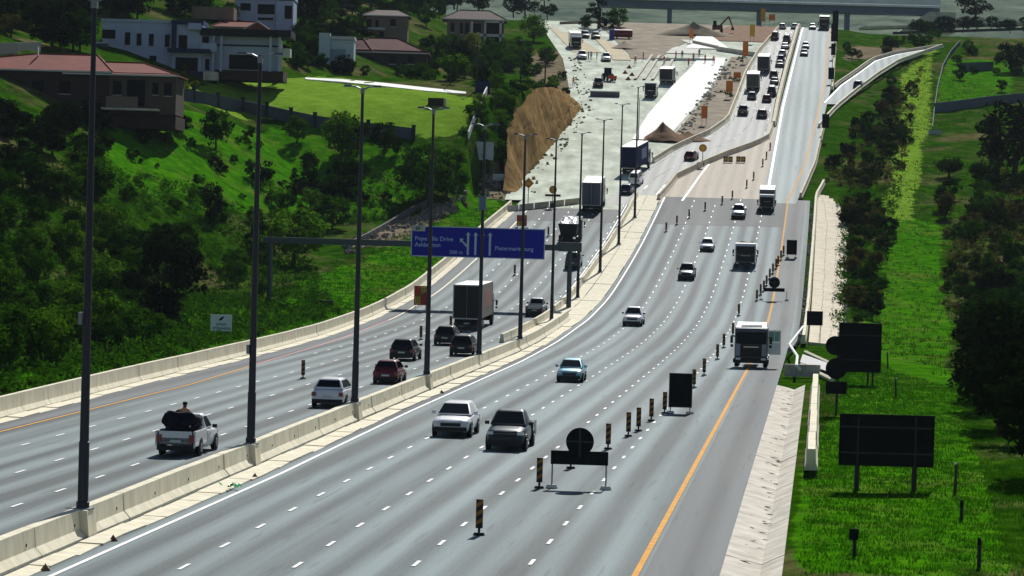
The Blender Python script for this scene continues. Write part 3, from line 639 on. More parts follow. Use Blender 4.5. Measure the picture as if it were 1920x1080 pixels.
def box_truck(px, py, away, label, bw, bh, L, boxm, cabm, tailm=None, zf=1.05, f=None, side=None, group=None, rear_down=True):
    root = thing('box_truck', (0, 0, 0), label, 'truck', group); F_ = L / 2; ln = 1.9
    truck_cab(root, cabm, F_, bw * .96, min(bh - .5, 3.0))
    yb0, yb1 = F_ - ln - .25, -F_; ym, ly = (yb0 + yb1) / 2, yb0 - yb1
    b = MB(); b.box((0, ym, (zf + bh) / 2), (bw, ly, bh - zf)); box = b.build('cargo_box', boxm, root)
    e = .05
    for y in (yb0, yb1): bxs('frame_trim', M_ALU, [((s * (bw / 2 - .02), y, (zf + bh) / 2), (.09, .09, bh - zf + .02)) for s in (-1, 1)] + [((0, y, z), (bw, .09, .09)) for z in (zf, bh)], box)
    for s in (-1, 1): bxs('rear_door', tailm or boxm, [((s * bw * .24, yb1 - .02, (zf + bh) / 2), (bw * .46, .03, bh - zf - .16))], root)
    bxs('door_bar', M_CHAS, [((s * bw * .1, yb1 - .05, (zf + bh) / 2), (.04, .04, bh - zf - .2)) for s in (-1, 1)], root)
    bxs('roof_panel', mat('white box roof', (.78, .77, .72), .6), [((0, ym, bh + .02), (bw - .06, ly - .06, .03))], root)
    if side:
        for s in (-1, 1): bxs('side_graphic', side, [((s * (bw / 2 + .006), ym + ly * .12, (zf + bh) / 2 + .15), (.006, ly * .42, (bh - zf) * .5))], root)
    bxs('chassis', M_CHAS, [((0, 0, .78), (.9, L - .6, .28)), ((0, -F_ + .15, .5), (bw * .92, .12, .14)), ((0, yb1 + 1.2, .75), (bw * .8, .08, .5))], root)
    for s in (-1, 1): bxs('tail_light', M_TAIL, [((s * bw * .4, -F_ + .06, .62), (.28, .06, .12))], root)
    bxs('number_plate', M_PLATE, [((0, -F_ + .07, .62), (.5, .03, .11))], root)
    truck_wheels(root, (F_ - 1.3, -F_ + 1.6, -F_ + 2.75) if L > 9 else (F_ - 1.3, -F_ + 1.6), bw)
    return place(root, px, py, L, away, f)
def tipper(px, py, away, label, P, L=8.2, W=2.5, H=3.1, binm=None, tarp=None, f=None, bin_h=1.5, group=None, name='tipper_truck'):
    root = thing(name, (0, 0, 0), label, 'truck', group); F_ = L / 2; truck_cab(root, P, F_, W, 2.95)
    y0, y1 = F_ - 2.2, -F_ + .1; hw = W / 2; b = MB(); z0, z1 = 1.15, 1.15 + bin_h
    fl_ = lambda x, y, z: (x, y, z)
    A = [(-hw * .72, y0, z0), (hw * .72, y0, z0), (hw * .72, y1 + .5, z0), (-hw * .72, y1 + .5, z0)]; B = [(-hw, y0, z1), (hw, y0, z1), (hw, y1, z1), (-hw, y1, z1)]
    b.loft([A, B], cap=True); b.build('tipper_body', binm or M_CHAS, root)
    bxs('body_rim', binm or M_CHAS, [((s * (hw - .04), (y0 + y1) / 2, z1 + .03), (.12, y0 - y1, .12)) for s in (-1, 1)] + [((0, y, z1 + .03), (W, .12, .12)) for y in (y0, y1)], root)
    rnd = random.Random(5); n, k = 9, 13; g = MB()
    for i in range(k):
        for j in range(n):
            u, v = i / (k - 1), j / (n - 1); ed = min(u, 1 - u, v, 1 - v)
            g.v.append((-hw * .97 + W * .97 * v, y0 - (y0 - y1) * u, z1 + .05 + .42 * min(1, ed * 5) + rnd.uniform(-.09, .09) * (ed > 0)))
    g.f = [(i * n + j, i * n + j + 1, (i + 1) * n + j + 1, (i + 1) * n + j) for i in range(k - 1) for j in range(n - 1)]
    g.build('tarpaulin' if tarp else 'load', tarp or M_SOIL, root)
    bxs('chassis', M_CHAS, [((0, 0, .85), (.9, L - .6, .35)), ((0, -F_ + .15, .6), (W * .9, .12, .2))], root)
    for s in (-1, 1): bxs('mudguard', M_BLK, [((s * (hw - .2), -F_ + 1.9, 1.08), (.42, 2.6, .08))], root); bxs('tail_light', M_TAIL, [((s * W * .4, -F_ + .06, .75), (.28, .06, .12))], root)
    truck_wheels(root, (F_ - 1.3, -F_ + 1.3, -F_ + 2.55), W)
    return place(root, px, py, L, away, f)
# --- lanes going away (rears in view)
AW = True
pu = car('single', PW, 328, 856, AW, 'white pickup truck with tall dark load and a person on top', 'pickup truck')
M_LOADM = mat('dark navy tarpaulin load', (.012, .014, .022), .8, var=.4, scale=3, bump=.5)
load = thing('tied_load', (0, 0, 0), 'tall dark covered load on the bed of the white pickup', 'load')
def lump(c_, d_, seed):
    b = MB(); b.box(c_, d_); me = subd(b.mesh('bundle', M_LOADM), 3); rg = random.Random(seed); ph = [rg.uniform(0, 6) for _ in range(6)]
    for v in me.vertices:
        q = v.co; k = Vector(((q.x - c_[0]) / d_[0], (q.y - c_[1]) / d_[1], (q.z - c_[2]) / d_[2])); v.co = Vector(c_) + Vector((k.x * d_[0], k.y * d_[1], k.z * d_[2])) * 1.22 + Vector((.05 * math.sin(9 * q.z + ph[0]), .05 * math.sin(8 * q.x + ph[1]), .06 * math.sin(7 * q.x + ph[2]) + .05 * math.sin(9 * q.y + ph[3])))
    return me
for i_, (nm_, c_, d_) in enumerate((('bundle', (0, 0, .34), (1.5, 1.9, .68)), ('back_bundle', (-.02, -.72, .68), (1.5, .5, .8)), ('side_bundle', (-.6, .15, .62), (.4, 1.3, .7)), ('side_bundle', (.62, .05, .55), (.36, 1.3, .62)), ('front_bundle', (-.25, .78, .68), (.9, .4, .7)))):
    link(nm_, lump(c_, d_, i_), load)
load.matrix_world = pu.matrix_world @ Matrix.Translation((0, -1.28, .82))
for x_ in (-.4,): b = MB(); b.box((x_, -.62, 1.04 if x_ < 0 else .95), (.5, .3, .03)); b.build('sheet_edge', mat('silver sheet', (.6, .62, .68), .3, .3), load)
mr = MB(); mr.tube((-.98, 1.05, 1.05), (-.98, 1.05, 1.62), .035); mr.tube((-.98, 1.05, 1.62), (-.75, 1.05, 1.64), .025); mr.tube((-.98, 1.05, 1.05), (-.80, 1.05, 1.03), .025); mr.build('towing_mirror', M_BLK, pu)
car('suv', PW, 613, 765, AW, 'white suv with dark rear window in the away lanes, beside a lamp post', 'suv')
car('hatch', PR, 722, 720, AW, 'dark red hatchback in the away lanes, left of a lamp post', 'car')
car('suv', PK, 752, 677, AW, 'black suv with rounded tail, just beyond the dark red hatchback', 'suv')
car('suv', PK, 833, 648, AW, 'black car right behind the tall box truck', 'car')
car('suv', PK, 864, 668, AW, 'black suv with a glint on its rear window, nearest of the pair behind the truck', 'suv')
box_truck(874, 619, AW, 'tall box truck with dark rear doors and pale right side with red graphic', 2.55, 4.15, 12, mat('brownish grey box side', (.34, .29, .26), .7), PK, mat('very dark rear door', (.012, .012, .014), .6), side=mat('faded red graphic', (.42, .14, .12), .5))
car('single', PS, 1001, 594, AW, 'silver pickup truck with open bed in front of the box truck', 'pickup truck')
car('minibus', PG, 1072, 505, AW, 'dark grey van with pale roof behind the gantry post', 'van', name='panel_van')
tipper(1064, 461, AW, 'black tipper truck with crumpled silver tarpaulin beyond the blue sign', PK, binm=mat('black tipper steel', (.010, .010, .011), .6), tarp=M_TARP, bin_h=1.6)
box_truck(1108, 399, AW, 'grey and white box truck with red-edged side beside the lamp posts', 2.6, 4.2, 10, mat('light grey box', (.45, .45, .48), .5), PW, mat('blue grey rear door', (.13, .14, .18), .7), side=mat('salmon graphic', (.5, .22, .18), .5))
car('hatch', PN, 1172, 366, AW, 'dark hatchback behind the white minibus', 'car', f=mid2)
car('minibus', PW, 1188, 350, AW, 'white minibus with dark rear window behind the blue truck', 'minibus', f=mid2)
box_truck(1180, 328, AW, 'dark blue curtain-sided truck entering the temporary road', 2.6, 4.3, 10.5, mat('dark blue curtain side', (.022, .034, .10), .75), PN, mat('dark blue rear curtain', (.012, .018, .06), .75), f=mid2, side=mat('pale logo patch', (.16, .19, .30), .5))
car('hatch', PM, 1291, 302, AW, 'dark maroon car on the temporary road beside the round orange sign', 'car', f=mid2)
QUEUE = [('pickup', PG, 1392, 218, 'dark grey pickup truck, last in the left lane of the queue'), ('suv', PG, 1428, 223, 'dark grey suv, last in the right lane of the queue'),
         ('hatch', PG, 1409, 188, 'grey hatchback behind the pale tanker truck in the queue'), ('hatch', PM, 1437, 193, 'maroon hatchback second from the end of the right queue lane'),
         ('minibus', PN, 1446, 182, 'dark green-grey van third from the end of the right queue lane'), ('sedan', PG, 1451, 160, 'grey sedan in the right queue lane just beyond the van'),
         ('hatch', PK, 1450, 147, 'black hatchback with bright roof halfway up the right queue lane'), ('sedan', PG, 1461, 127, 'grey sedan lowest of the tight group in the right queue lane'),
         ('hatch', PN, 1463, 117, 'navy hatchback second of the tight group in the right queue lane'), ('hatch', PS, 1466, 107, 'silver hatchback topmost of the tight group in the right queue lane'),
         ('sedan', PS, 1471, 93, 'silver-blue car below the grey minibus near the crest'), ('minibus', PG, 1474, 82, 'grey minibus near the crest in the right queue lane'),
         ('minibus', PM, 1452, 76, 'maroon minibus alone in the left lane near the crest'), ('hatch', PS, 1466, 55.5, 'pale car at the crest in the left lane of the queue'), ('hatch', PW, 1489, 55.5, 'white car at the crest beside the tan barrier')]
for k_, P_, x_, y_, lb in QUEUE: car(k_, P_, x_, y_, AW, lb, 'minibus' if k_ == 'minibus' else 'pickup truck' if k_ == 'pickup' else 'suv' if k_ == 'suv' else 'car', f=mid2)
box_truck(1411, 173, AW, 'pale-roofed grey truck in the left queue lane', 2.5, 3.6, 8, mat('dull grey green box', (.10, .115, .11), .6), PW, mat('dull grey green door', (.07, .08, .078), .6), f=mid2)
box_truck(1431, 139, AW, 'dark truck beyond the pale-roofed truck in the left queue lane', 2.5, 3.7, 8, mat('dark slate box', (.05, .052, .07), .6), PN, mat('dark slate door', (.03, .03, .045), .6), f=mid2)
# --- oncoming lanes (fronts in view)
ON = False
dk = car('pickup', PD, 946, 846, ON, 'dark teal double-cab pickup with headlights on, nearest in the oncoming lanes', 'pickup truck')
car('suv', PW, 844, 820, ON, 'white suv beside the median barrier in the oncoming lanes', 'suv')
car('hatch', PB, 1067, 717, ON, 'light blue hatchback alone in the middle of the oncoming lanes', 'car')
car('pickup', PW, 1185, 612, ON, 'white pickup truck in the oncoming lanes above the dark road band', 'pickup truck')
car('pickup', PG, 1286, 526, ON, 'grey pickup truck with bright bonnet in the oncoming lanes', 'pickup truck')
car('hatch', PW, 1325, 472, ON, 'small white hatchback in the oncoming lanes left of the white truck', 'car')
car('pickup', PS, 1384, 411, ON, 'silver pickup truck at the end of the row of delineators', 'pickup truck')
tk = tipper(1397, 503, ON, 'white-cabbed truck with dark lower front in the oncoming lanes', PW, L=8, W=2.5, binm=mat('grey tipper steel', (.15, .15, .15), .6), bin_h=.9)
box_truck(1437, 398, ON, 'white-fronted truck with grey box just below the far road', 2.15, 2.95, 7, mat('mid grey box', (.14, .145, .15), .6), PW)
car('sedan', PN, 1507, 106, ON, 'dark blue car descending the far oncoming lanes', 'car', f=fl); car('hatch', PW, 1510, 92, ON, 'white car close behind the dark blue one on the far road', 'car', f=fl)
car('hatch', PS, 1523, 56, ON, 'pale car coming over the crest', 'car', f=fl)
box_truck(1545, 57, ON, 'dark truck coming over the crest', 2.5, 3.3, 8, mat('black green box', (.02, .025, .025), .6), PN, f=fl)
car('hatch', PN, 1607, 166, AW, 'dark hatchback driving up the ramp on the right', 'car', f=lambda y: (rpl(y) + rpr(y)) / 2)
# big white tractor with open door parked on the right shoulder line
bt = thing('tractor_truck', (0, 0, 0), 'big white truck parked in the coned-off lane with its door open', 'truck'); truck_cab(bt, paint('slate blue cab paint', (.11, .13, .18)), 3.4, 2.5, 3.05, zlo=.6, ln=2.2, lower=M_BLK)
dfl = MB(); dfl.loft([[(-1.2, 3.25, 2.98), (1.2, 3.25, 2.98), (1.2, 1.2, 2.98), (-1.2, 1.2, 2.98)], [(-1.08, 2.5, 3.22), (1.08, 2.5, 3.22), (1.1, 1.2, 3.4), (-1.1, 1.2, 3.4)]]); dfl.build('roof_deflector', PW, bt, True, 25)
bxs('light_bar', M_BLK, [((0, 2.75, 3.2), (1.6, .1, .07))], bt); bxs('chassis', M_CHAS, [((0, -1, .85), (1.0, 5.2, .35)), ((0, -2.2, 1.15), (1.2, 1.2, .2))], bt)
bxs('side_panel', mat('grey side fairing', (.28, .31, .36), .4), [((s * .98, 3.43, 1.35), (.34, .07, .9)) for s in (-1, 1)], bt)
bxs('step', M_BLK, [((s * 1.2, 2.7, .5), (.3, .5, .3)) for s in (-1, 1)], bt); truck_wheels(bt, (2.1, -1.2, -2.4), 2.5, .52)
dm = MB(); dm.box((.0, 0, 0), (1.0, .07, .95)); dm.box((0, 0, .98), (.05, .05, .9)); dm.box((-.47, 0, .9), (.05, .05, .9)); dm.box((.47, 0, .9), (.05, .05, .9)); dm.box((0, 0, 1.35), (1.0, .05, .05))
dd = dm.build('open_door', PW, bt); dd.location = (-1.72, 2.75, 1.5); dd.rotation_euler = (0, 0, R(14))
gl = MB(); gl.box((0, 0, .9), (.86, .02, .8)); gl.build('door_window', mat('green tinted glass', (.25, .42, .38), .1, spec=.5), dd)
place(bt, 1407, 690, 7.0, ON)
# ------------------------------------------------------------------ lamp posts on the median
M_POLE = mat('dark galvanised pole', (.03, .034, .05), .4, .5); M_POLE2 = mat('grey galvanised steel', (.20, .22, .25), .4, .6)
M_SIGNBK = mat('dark sign back', (.013, .014, .016), .85, spec=.03, var=.3, scale=2); M_FRAME = mat('pale sign frame', (.5, .5, .5), .5, .3)
M_ORG = mat('orange sign sheeting', (.60, .17, .02), .5); M_YELS = mat('yellow sign sheeting', (.62, .42, .04), .5); M_REDS = mat('red sign sheeting', (.42, .03, .02), .5); M_BAG = mat('white sandbag', (.62, .60, .56), .9, var=.2, scale=4)
POL = [((155, 955), (180, -2)), ((470, 832), (490, 105)), ((665, 755), (682, 165)), ((800, 703), (815, 205)), ((898, 665), (908, 235)), ((975, 636), (987, 254)), ((1034, 601), (1046, 262)), ((1083, 558), (1094, 250)), ((1125, 510), (1133, 225)), ((1160, 458), (1167, 196)), ((1190, 408), (1196, 163))]
ORD = ['nearest and tallest', 'second', 'third', 'fourth', 'fifth', 'sixth', 'seventh', 'eighth', 'ninth', 'tenth', 'farthest']
def lamp_head(b, x, z): b.box((x, 0, z), (.62, .3, .14), bev=.08, top=(.8, .7))
for i, (bp_, tp_) in enumerate(POL):
    p = G(*bp_, .93 if i < 6 else .15); h = at(*tp_, p.y).z - p.z
    rt = thing('lamp_post', p, f'{ORD[i]} double-armed lamp post on the median, counting from the camera' if 0 < i < 10 else f'{ORD[i]} double-armed lamp post on the median', 'lamp post', 'lamp posts along the median', HEAD * -1)
    b = MB(); zs_ = [0, .25, .26, 2.2, 2.21, h * .55, h]; rr_ = [.22, .22, .18, .175, .155, .12, .075]
    b.loft([[(r_ * math.cos(6.2832 * k / 12), r_ * math.sin(6.2832 * k / 12), z) for k in range(12)] for z, r_ in zip(zs_, rr_)]); b.build('pole', M_POLE, rt, True, 40)
    bxs('base_plate', M_POLE2, [((0, 0, .03), (.62, .62, .06))], rt)
    bxs('mounting_collar', M_POLE2, [((0, 0, h - .15), (.2, .2, .3))], rt)
    for s in (-1, 1):
        a = MB(); a.tube((0, 0, h - .1), (s * .35, 0, h + .06), .05, .04, 8); a.tube((s * .35, 0, h + .06), (s * .6, 0, h + .08), .04, .04, 8); a.build('arm', M_POLE2, rt)
        q = MB(); q.box((s * .78, 0, h + .1), (.5, .26, .11), bev=.08, top=(.75, .6)); q.build('lamp_head', M_POLE2, rt)
    if i == 4: bxs('meter_box', mat('blue grey box', (.10, .14, .22), .5), [((0, -.25, h * .66), (.5, .3, 1.0))], rt)
    if i in (0, 1): bxs('junction_box', M_POLE2, [((-.2, -.05, 4.0 if i else 6.2), (.12, .2, .4))], rt)
# plinths of the near posts: the wider block in the median wall
for i in range(4):
    p = G(*POL[i][0], .93); b = MB(); b.box((0, 0, .48), (.75, 1.1, .98), top=(.74, 1)); o = b.build('lamp_plinth', M_CONC); o.location = (p.x, p.y, float(zR(p.y)) - .02); o.rotation_euler = (0, 0, -HEAD)
    tag(o, f'concrete plinth in the median wall under the {ORD[i]} lamp post', 'plinth')
# ------------------------------------------------------------------ text
def text_mesh(s, size, m, th=.01, align='LEFT'):
    c = bpy.data.curves.new('t', 'FONT'); c.body = s; c.size = size; c.align_x = align; c.extrude = th; c.resolution_u = 3; c.offset = size * .012
    o = bpy.data.objects.new('t', c); COL.objects.link(o); dg = bpy.context.evaluated_depsgraph_get(); me = bpy.data.meshes.new_from_object(o.evaluated_get(dg)); bpy.data.objects.remove(o)
    me.transform(Matrix.Rotation(R(90), 4, 'X')); me.materials.clear(); me.materials.append(m); return me
def poly_plate(name, pts, m, parent, y0=0.0, th=.03):
    b = MB(); b.prism(pts, y0, y0 + th); return b.build(name, m, parent)
# ------------------------------------------------------------------ gantry with the blue direction sign
gY = G(1065, 577, .1).y
pl, pr = at(503, 612, gY), at(1066, 577, gY)
zg = float(zR(gY)); gz = at(1066, 465, gY).z
gan = thing('sign_gantry', (pr.x, gY, zg), 'grey steel gantry spanning the away lanes behind the lamp posts', 'gantry')
bL = pl.x - pr.x; zb0 = gz - zg; M_GAN = mat('grey green gantry steel', (.055, .075, .085), .5, .4)
b = MB(); b.tube((0, 0, 0), (0, 0, zb0 + .55), .27, .24, 12); b.build('post', M_GAN, gan, True)
b = MB(); b.tube((bL, 0, terr(pl.x, gY)[0] - zg - .5), (bL, 0, zb0 + .35), .27, .24, 12); b.build('post', M_GAN, gan, True)
bxs('crossbeam', M_GAN, [((bL / 2, 0, zb0), (abs(bL) + 1.6, .5, .62))], gan); bxs('beam_cap', M_GAN, [((.0, 0, zb0 + .1), (2.4, .6, .95))], gan)
M_BLUE = mat('blue sign sheeting', (.012, .018, .33), .6, spec=.1); M_SW = mat('pale blue white sheeting', (.42, .55, .72), .5); M_SWT = mat('dim lettering', (.36, .48, .80), .5)
sA, sB = at(770, 484, gY - .6), at(1021, 484, gY - .6); sw = sB.x - sA.x; sc_ = F / gY; shh = 57 / sc_
sg = thing('direction_sign', (sA.x, gY - .55, at(770, 480, gY).z), 'big blue direction sign with white arrows and lettering on the gantry', 'road sign')
W_ = lambda px: (px - 770) / sc_; Z_ = lambda py: (480 - py) / sc_ + .0
poly_plate('panel', [(0, 0), (sw, 0), (sw, shh), (W_(796), shh), (W_(796), shh - 10 / sc_), (0, shh - 10 / sc_)], M_BLUE, sg, 0, .08)
e = .09
for c, d in (((sw / 2, -.012, e / 2), (sw, .02, e)), ((sw / 2 + W_(796) / 2, -.012, shh - e / 2), (sw - W_(796), .02, e)), ((e / 2, -.012, (shh - 10 / sc_) / 2), (e, .02, shh - 10 / sc_)), ((sw - e / 2, -.012, shh / 2), (e, .02, shh))): bxs('border', M_SW, [(c, d)], sg)
bxs('exit_tab', mat('grey exit tab', (.40, .44, .42), .5), [((W_(783), .03, shh - 4.3 / sc_), (25 / sc_, .06, 11 / sc_))], sg)
link('exit_number', text_mesh('69', 9 / sc_, M_BLK), sg, (W_(777.5), -.02, shh - 7.5 / sc_))
for tx, px, py, hpx in (('Pope Ellis Drive', 777, 450, 11.2), ('Ashburton', 777, 461.5, 11.2), ('500 m', 842, 474, 10), ('Pietermaritzburg', 927, 464.5, 10.6)):
    link('lettering', text_mesh(tx, hpx / sc_, M_SWT), sg, (W_(px), -.02, (480 - py) / sc_))
def arrow(px, y0, y1, wd=4.0, hd=10.0):
    x = W_(px); z0, z1 = (480 - y0) / sc_, (480 - y1) / sc_; w2 = wd / 2 / sc_; h2 = hd / 2 / sc_
    poly_plate('arrow', [(x - w2, z0), (x + w2, z0), (x + w2, z1 - 5 / sc_), (x + h2, z1 - 6.5 / sc_), (x, z1), (x - h2, z1 - 6.5 / sc_), (x - w2, z1 - 5 / sc_)], M_SW, sg, -.025, .02)
for px in (876.5, 890.5, 903.5, 917.5): arrow(px, 475, 432)
x0, z0 = W_(875), (480 - 461) / sc_; k = 1 / sc_
poly_plate('arrow', [(x0, z0), (x0, z0 + 4.5 * k), (x0 - 9 * k, z0 + 13 * k), (x0 - 6.5 * k, z0 + 16 * k), (x0 - 14 * k, z0 + 17 * k), (x0 - 13.5 * k, z0 + 9 * k), (x0 - 11 * k, z0 + 11 * k), (x0 - 2 * k, z0 + 1 * k)], M_SW, sg, -.025, .02)
# ------------------------------------------------------------------ delineators
def deline_parts(root):
    def mk(nm, m, boxes):
        def f():
            b = MB()
            for c, d in boxes: b.box(c, d)
            return b.mesh(nm, m)
        return link(nm, shared(('del', nm, boxes[0][0]), f), root)
    mk('panel', mat('black delineator', (.012, .011, .010), .6), [((0, 0, .72), (.24, .05, .98))])
    for z in (.42, .72, 1.02):
        def st():
            b = MB(); b.add([(-.12, -.028, -.10), (.12, -.028, .04), (.12, -.028, .18), (-.12, -.028, .04)], [(0, 1, 2, 3)]); return b.mesh('stripe', mat('dull amber stripe', (.30, .125, .018), .6))
        link('stripe', shared(('delst',), st), root, (0, 0, z))
    mk('stem', M_BLK, [((0, 0, .14), (.08, .05, .24))])
    def base():
        b = MB(); b.box((0, 0, .045), (.42, .30, .09), bev=.1, top=(.7, .7)); return b.mesh('base', M_BLK)
    link('base', shared(('delbase',), base), root)
DEL = [(898, 1003), (1011, 915), (1070, 878), (1140, 842), (1178, 818), (1197, 808), (1221, 789), (1246, 775), (1301, 727), (1320, 704), (1345, 674), (1357, 652), (1374, 630), (1385, 592)]
DL = {(898, 1003): 'black and amber delineator standing alone nearest the camera', (1011, 915): 'black and amber delineator left of the round-topped sign', (1070, 878): 'delineator half hidden behind the round-topped sign', (1140, 842): 'delineator just beyond the round-topped sign', (1246, 775): 'delineator at the left foot of the tall black board'}
def delin(px, py, lb, grp, f=None):
    r_ = thing('delineator', G(px, py, .02), lb, 'delineator', grp); deline_parts(r_); r_.rotation_euler = (0, 0, -HEAD + random.uniform(-.2, .2)); return r_
OR2 = ['first', 'second', 'third', 'fourth', 'fifth', 'sixth', 'seventh', 'eighth', 'ninth', 'tenth', 'eleventh']
DL.update({(1178, 818): 'left one of the close pair of delineators beyond the round-topped sign', (1197, 808): 'right one of the close pair of delineators beyond the round-topped sign', (1221, 789): 'delineator between the close pair and the tall black board', (1301, 727): 'delineator touching the right edge of the tall black board', (1320, 704): 'reddish delineator just above the tall black board', (1345, 674): 'delineator left of the parked truck, lowest of four', (1357, 652): 'delineator left of the parked truck, second lowest of four', (1374, 630): 'delineator left of the parked truck, third lowest of four', (1385, 592): 'delineator left of the parked truck, highest of four'})
for p in DEL: delin(*p, DL[p], 'delineators leading to the parked truck')
for i, p in enumerate([(1419, 564), (1426, 553), (1432, 546), (1437, 536), (1443, 523), (1449, 513), (1455, 504), (1459, 498), (1464, 488), (1469, 479)]): delin(*p, f'{OR2[i]} delineator from the bottom in the tight slanting row beside the yellow line', 'tight row of delineators')
for i, p in enumerate([(1249, 434), (1269, 421), (1292, 409), (1322, 395), (1354, 383), (1373, 373), (1400, 352), (1413, 337), (1430, 312), (1437, 298), (1444, 281)]): delin(*p, f'{OR2[i]} delineator from the left in the far row closing off the tan pavement', 'far row of delineators')
for p, lb in (((568, 710), 'delineator alone among the away lanes beside the white suv'), ((789, 637), 'delineator between the black suv and the lane-shift sign'), ((845, 617), 'delineator at the left flank of the tall box truck'), ((965, 516), 'delineator below the right half of the blue sign'), ((1028, 443), 'delineator left of the black tipper truck')): delin(*p, lb, 'delineators in the away lanes')
# ------------------------------------------------------------------ signs in the road, seen from behind
def feet(root, xs, m=M_BAG):
    for x in xs:
        b = MB(); b.box((x, -.1, .07), (.5, .34, .14), bev=.12, top=(.7, .6)); b.build('sandbag', m, root)
def board_sign(name, px, py, label, w_, z0, z1, legs, bag=True, m=M_SIGNBK, frame=True, disc=None, cat='road sign', off_=.02, on=None):
    p = (on or G)(px, py) if on else G(px, py, off_)
    r_ = thing(name, p, label, cat, None, -HEAD * .6)
    for x in legs: bxs('leg', M_POLE2, [((x, .02, (z0 + .1) / 2), (.06, .06, z0 + .1))], r_)
    bxs('board', m, [((0, 0, (z0 + z1) / 2), (w_, .05, z1 - z0))], r_)
    if frame: bxs('frame', M_FRAME, [((0, .035, (z0 + z1) / 2), (w_ + .05, .015, z1 - z0 + .05))], r_)
    if disc:
        dz, dr_ = disc; b = MB(); b.tube((0, -.02, dz), (0, .02, dz), dr_, n=28); b.build('disc', m, r_)
        bxs('brace', mat('dark steel brace', (.035, .04, .045), .5, .4), [((0, -.045, dz - .05), (.07, .04, dr_ * 2.0)), ((0, -.05, dz), (dr_ * 1.9, .04, .06))], r_)
    if bag: feet(r_, legs)
    return r_
board_sign('barricade_sign', 1085, 916, 'round-topped dark sign with a horizontal board on two legs, nearest in the road', 2.3, .95, 1.5, (-1.08, 1.08), disc=(1.88, .56), frame=False)
board_sign('sign_board', 1275, 775, 'tall black board on sandbagged legs in the coned-off lane', 1.28, .35, 2.25, (-.55, .55))
board_sign('barricade_sign', 1451, 563, 'small round-topped dark sign with a horizontal board beyond the parked truck', 2.3, .95, 1.35, (-1.4, 1.4), disc=(1.95, .62), frame=False)
board_sign('sign_board', 1484, 484, 'small dark board on the right shoulder beyond the round-topped sign', 1.25, .45, 2.25, (-.5, .5))
board_sign('sign_board', 1526, 655, 'black square board on two brown legs beside the paved slope', 1.35, 2.1, 3.3, (-.5, .5), bag=False)
def Tr(px, py): return T(px, py)
def post_sign(name, px, py, label, plates, posts, m=M_SIGNBK):
    """plates: ('box', x0, y0, x1, y1) or ('disc', cx, cy, r) in photo pixels at the foot's distance; posts: (x, ybottom)"""
    p = T(px, py); Y = p.y; r_ = thing(name, p, label, 'road sign'); s_ = F / Y
    for x, yb in posts:
        q = at(x, yb, Y); top = min(pl_[2] for pl_ in plates)
        t_ = at(x, top + 3, Y); b = MB(); b.tube((q.x - p.x, .06, q.z - p.z - .4), (q.x - p.x, .06, t_.z - p.z), .11 if len(posts) > 1 and plates[0][0] == 'box' and plates[0][3] - plates[0][1] > 100 else .07, n=8); b.build('post', M_BLK, r_)
    for pl_ in plates:
        if pl_[0] == 'box':
            a, c = at(pl_[1], pl_[4], Y), at(pl_[3], pl_[2], Y); bxs('panel', m, [(((a.x + c.x) / 2 - p.x, 0, (a.z + c.z) / 2 - p.z), (abs(c.x - a.x), .06, abs(c.z - a.z)))], r_)
            if pl_[3] - pl_[1] > 60:
                for k_ in (.25, .75): bxs('rail', mat('dark steel rail', (.03, .032, .036), .5, .3), [(((a.x + c.x) / 2 - p.x, -.05, a.z + (c.z - a.z) * k_ - p.z), (abs(c.x - a.x) * .97, .04, .07))], r_)
        else:
            a = at(pl_[1], (pl_[2] + pl_[4]) / 2 if len(pl_) > 4 else pl_[2], Y); b = MB(); b.tube((a.x - p.x, -.03, a.z - p.z), (a.x - p.x, .03, a.z - p.z), pl_[3] / s_, n=24); b.build('disc', m, r_)
    return r_
post_sign('road_sign', 1640, 920, 'large black landscape panel on two posts in the near right grass', [('box', 1572, 780, 1753, 872)], [(1606, 920), (1714, 908)])
post_sign('road_sign', 1632, 722, 'tall black square panel right of the two discs', [('box', 1571, 607, 1654, 697)], [(1627, 722), (1636, 722)])
post_sign('road_sign', 1568, 779, 'black post carrying two discs above a small plate', [('disc', 1566, 648, 18), ('disc', 1568, 691, 20), ('box', 1548, 716, 1588, 738)], [(1568, 779)])
post_sign('road_sign', 1601, 1043, 'small dark square sign on a thin post in the grass, bottom right', [('box', 1592, 992, 1610, 1012)], [(1602, 1043)])
post_sign('marker_post', 1803, 976, 'dark wooden post with a pale top in the right-hand grass', [('box', 1800, 938, 1806, 952)], [(1803, 976)]); post_sign('marker_post', 1836, 1064, 'dark leaning post near the bottom right corner', [('box', 1833, 1008, 1839, 1022)], [(1836, 1064)])
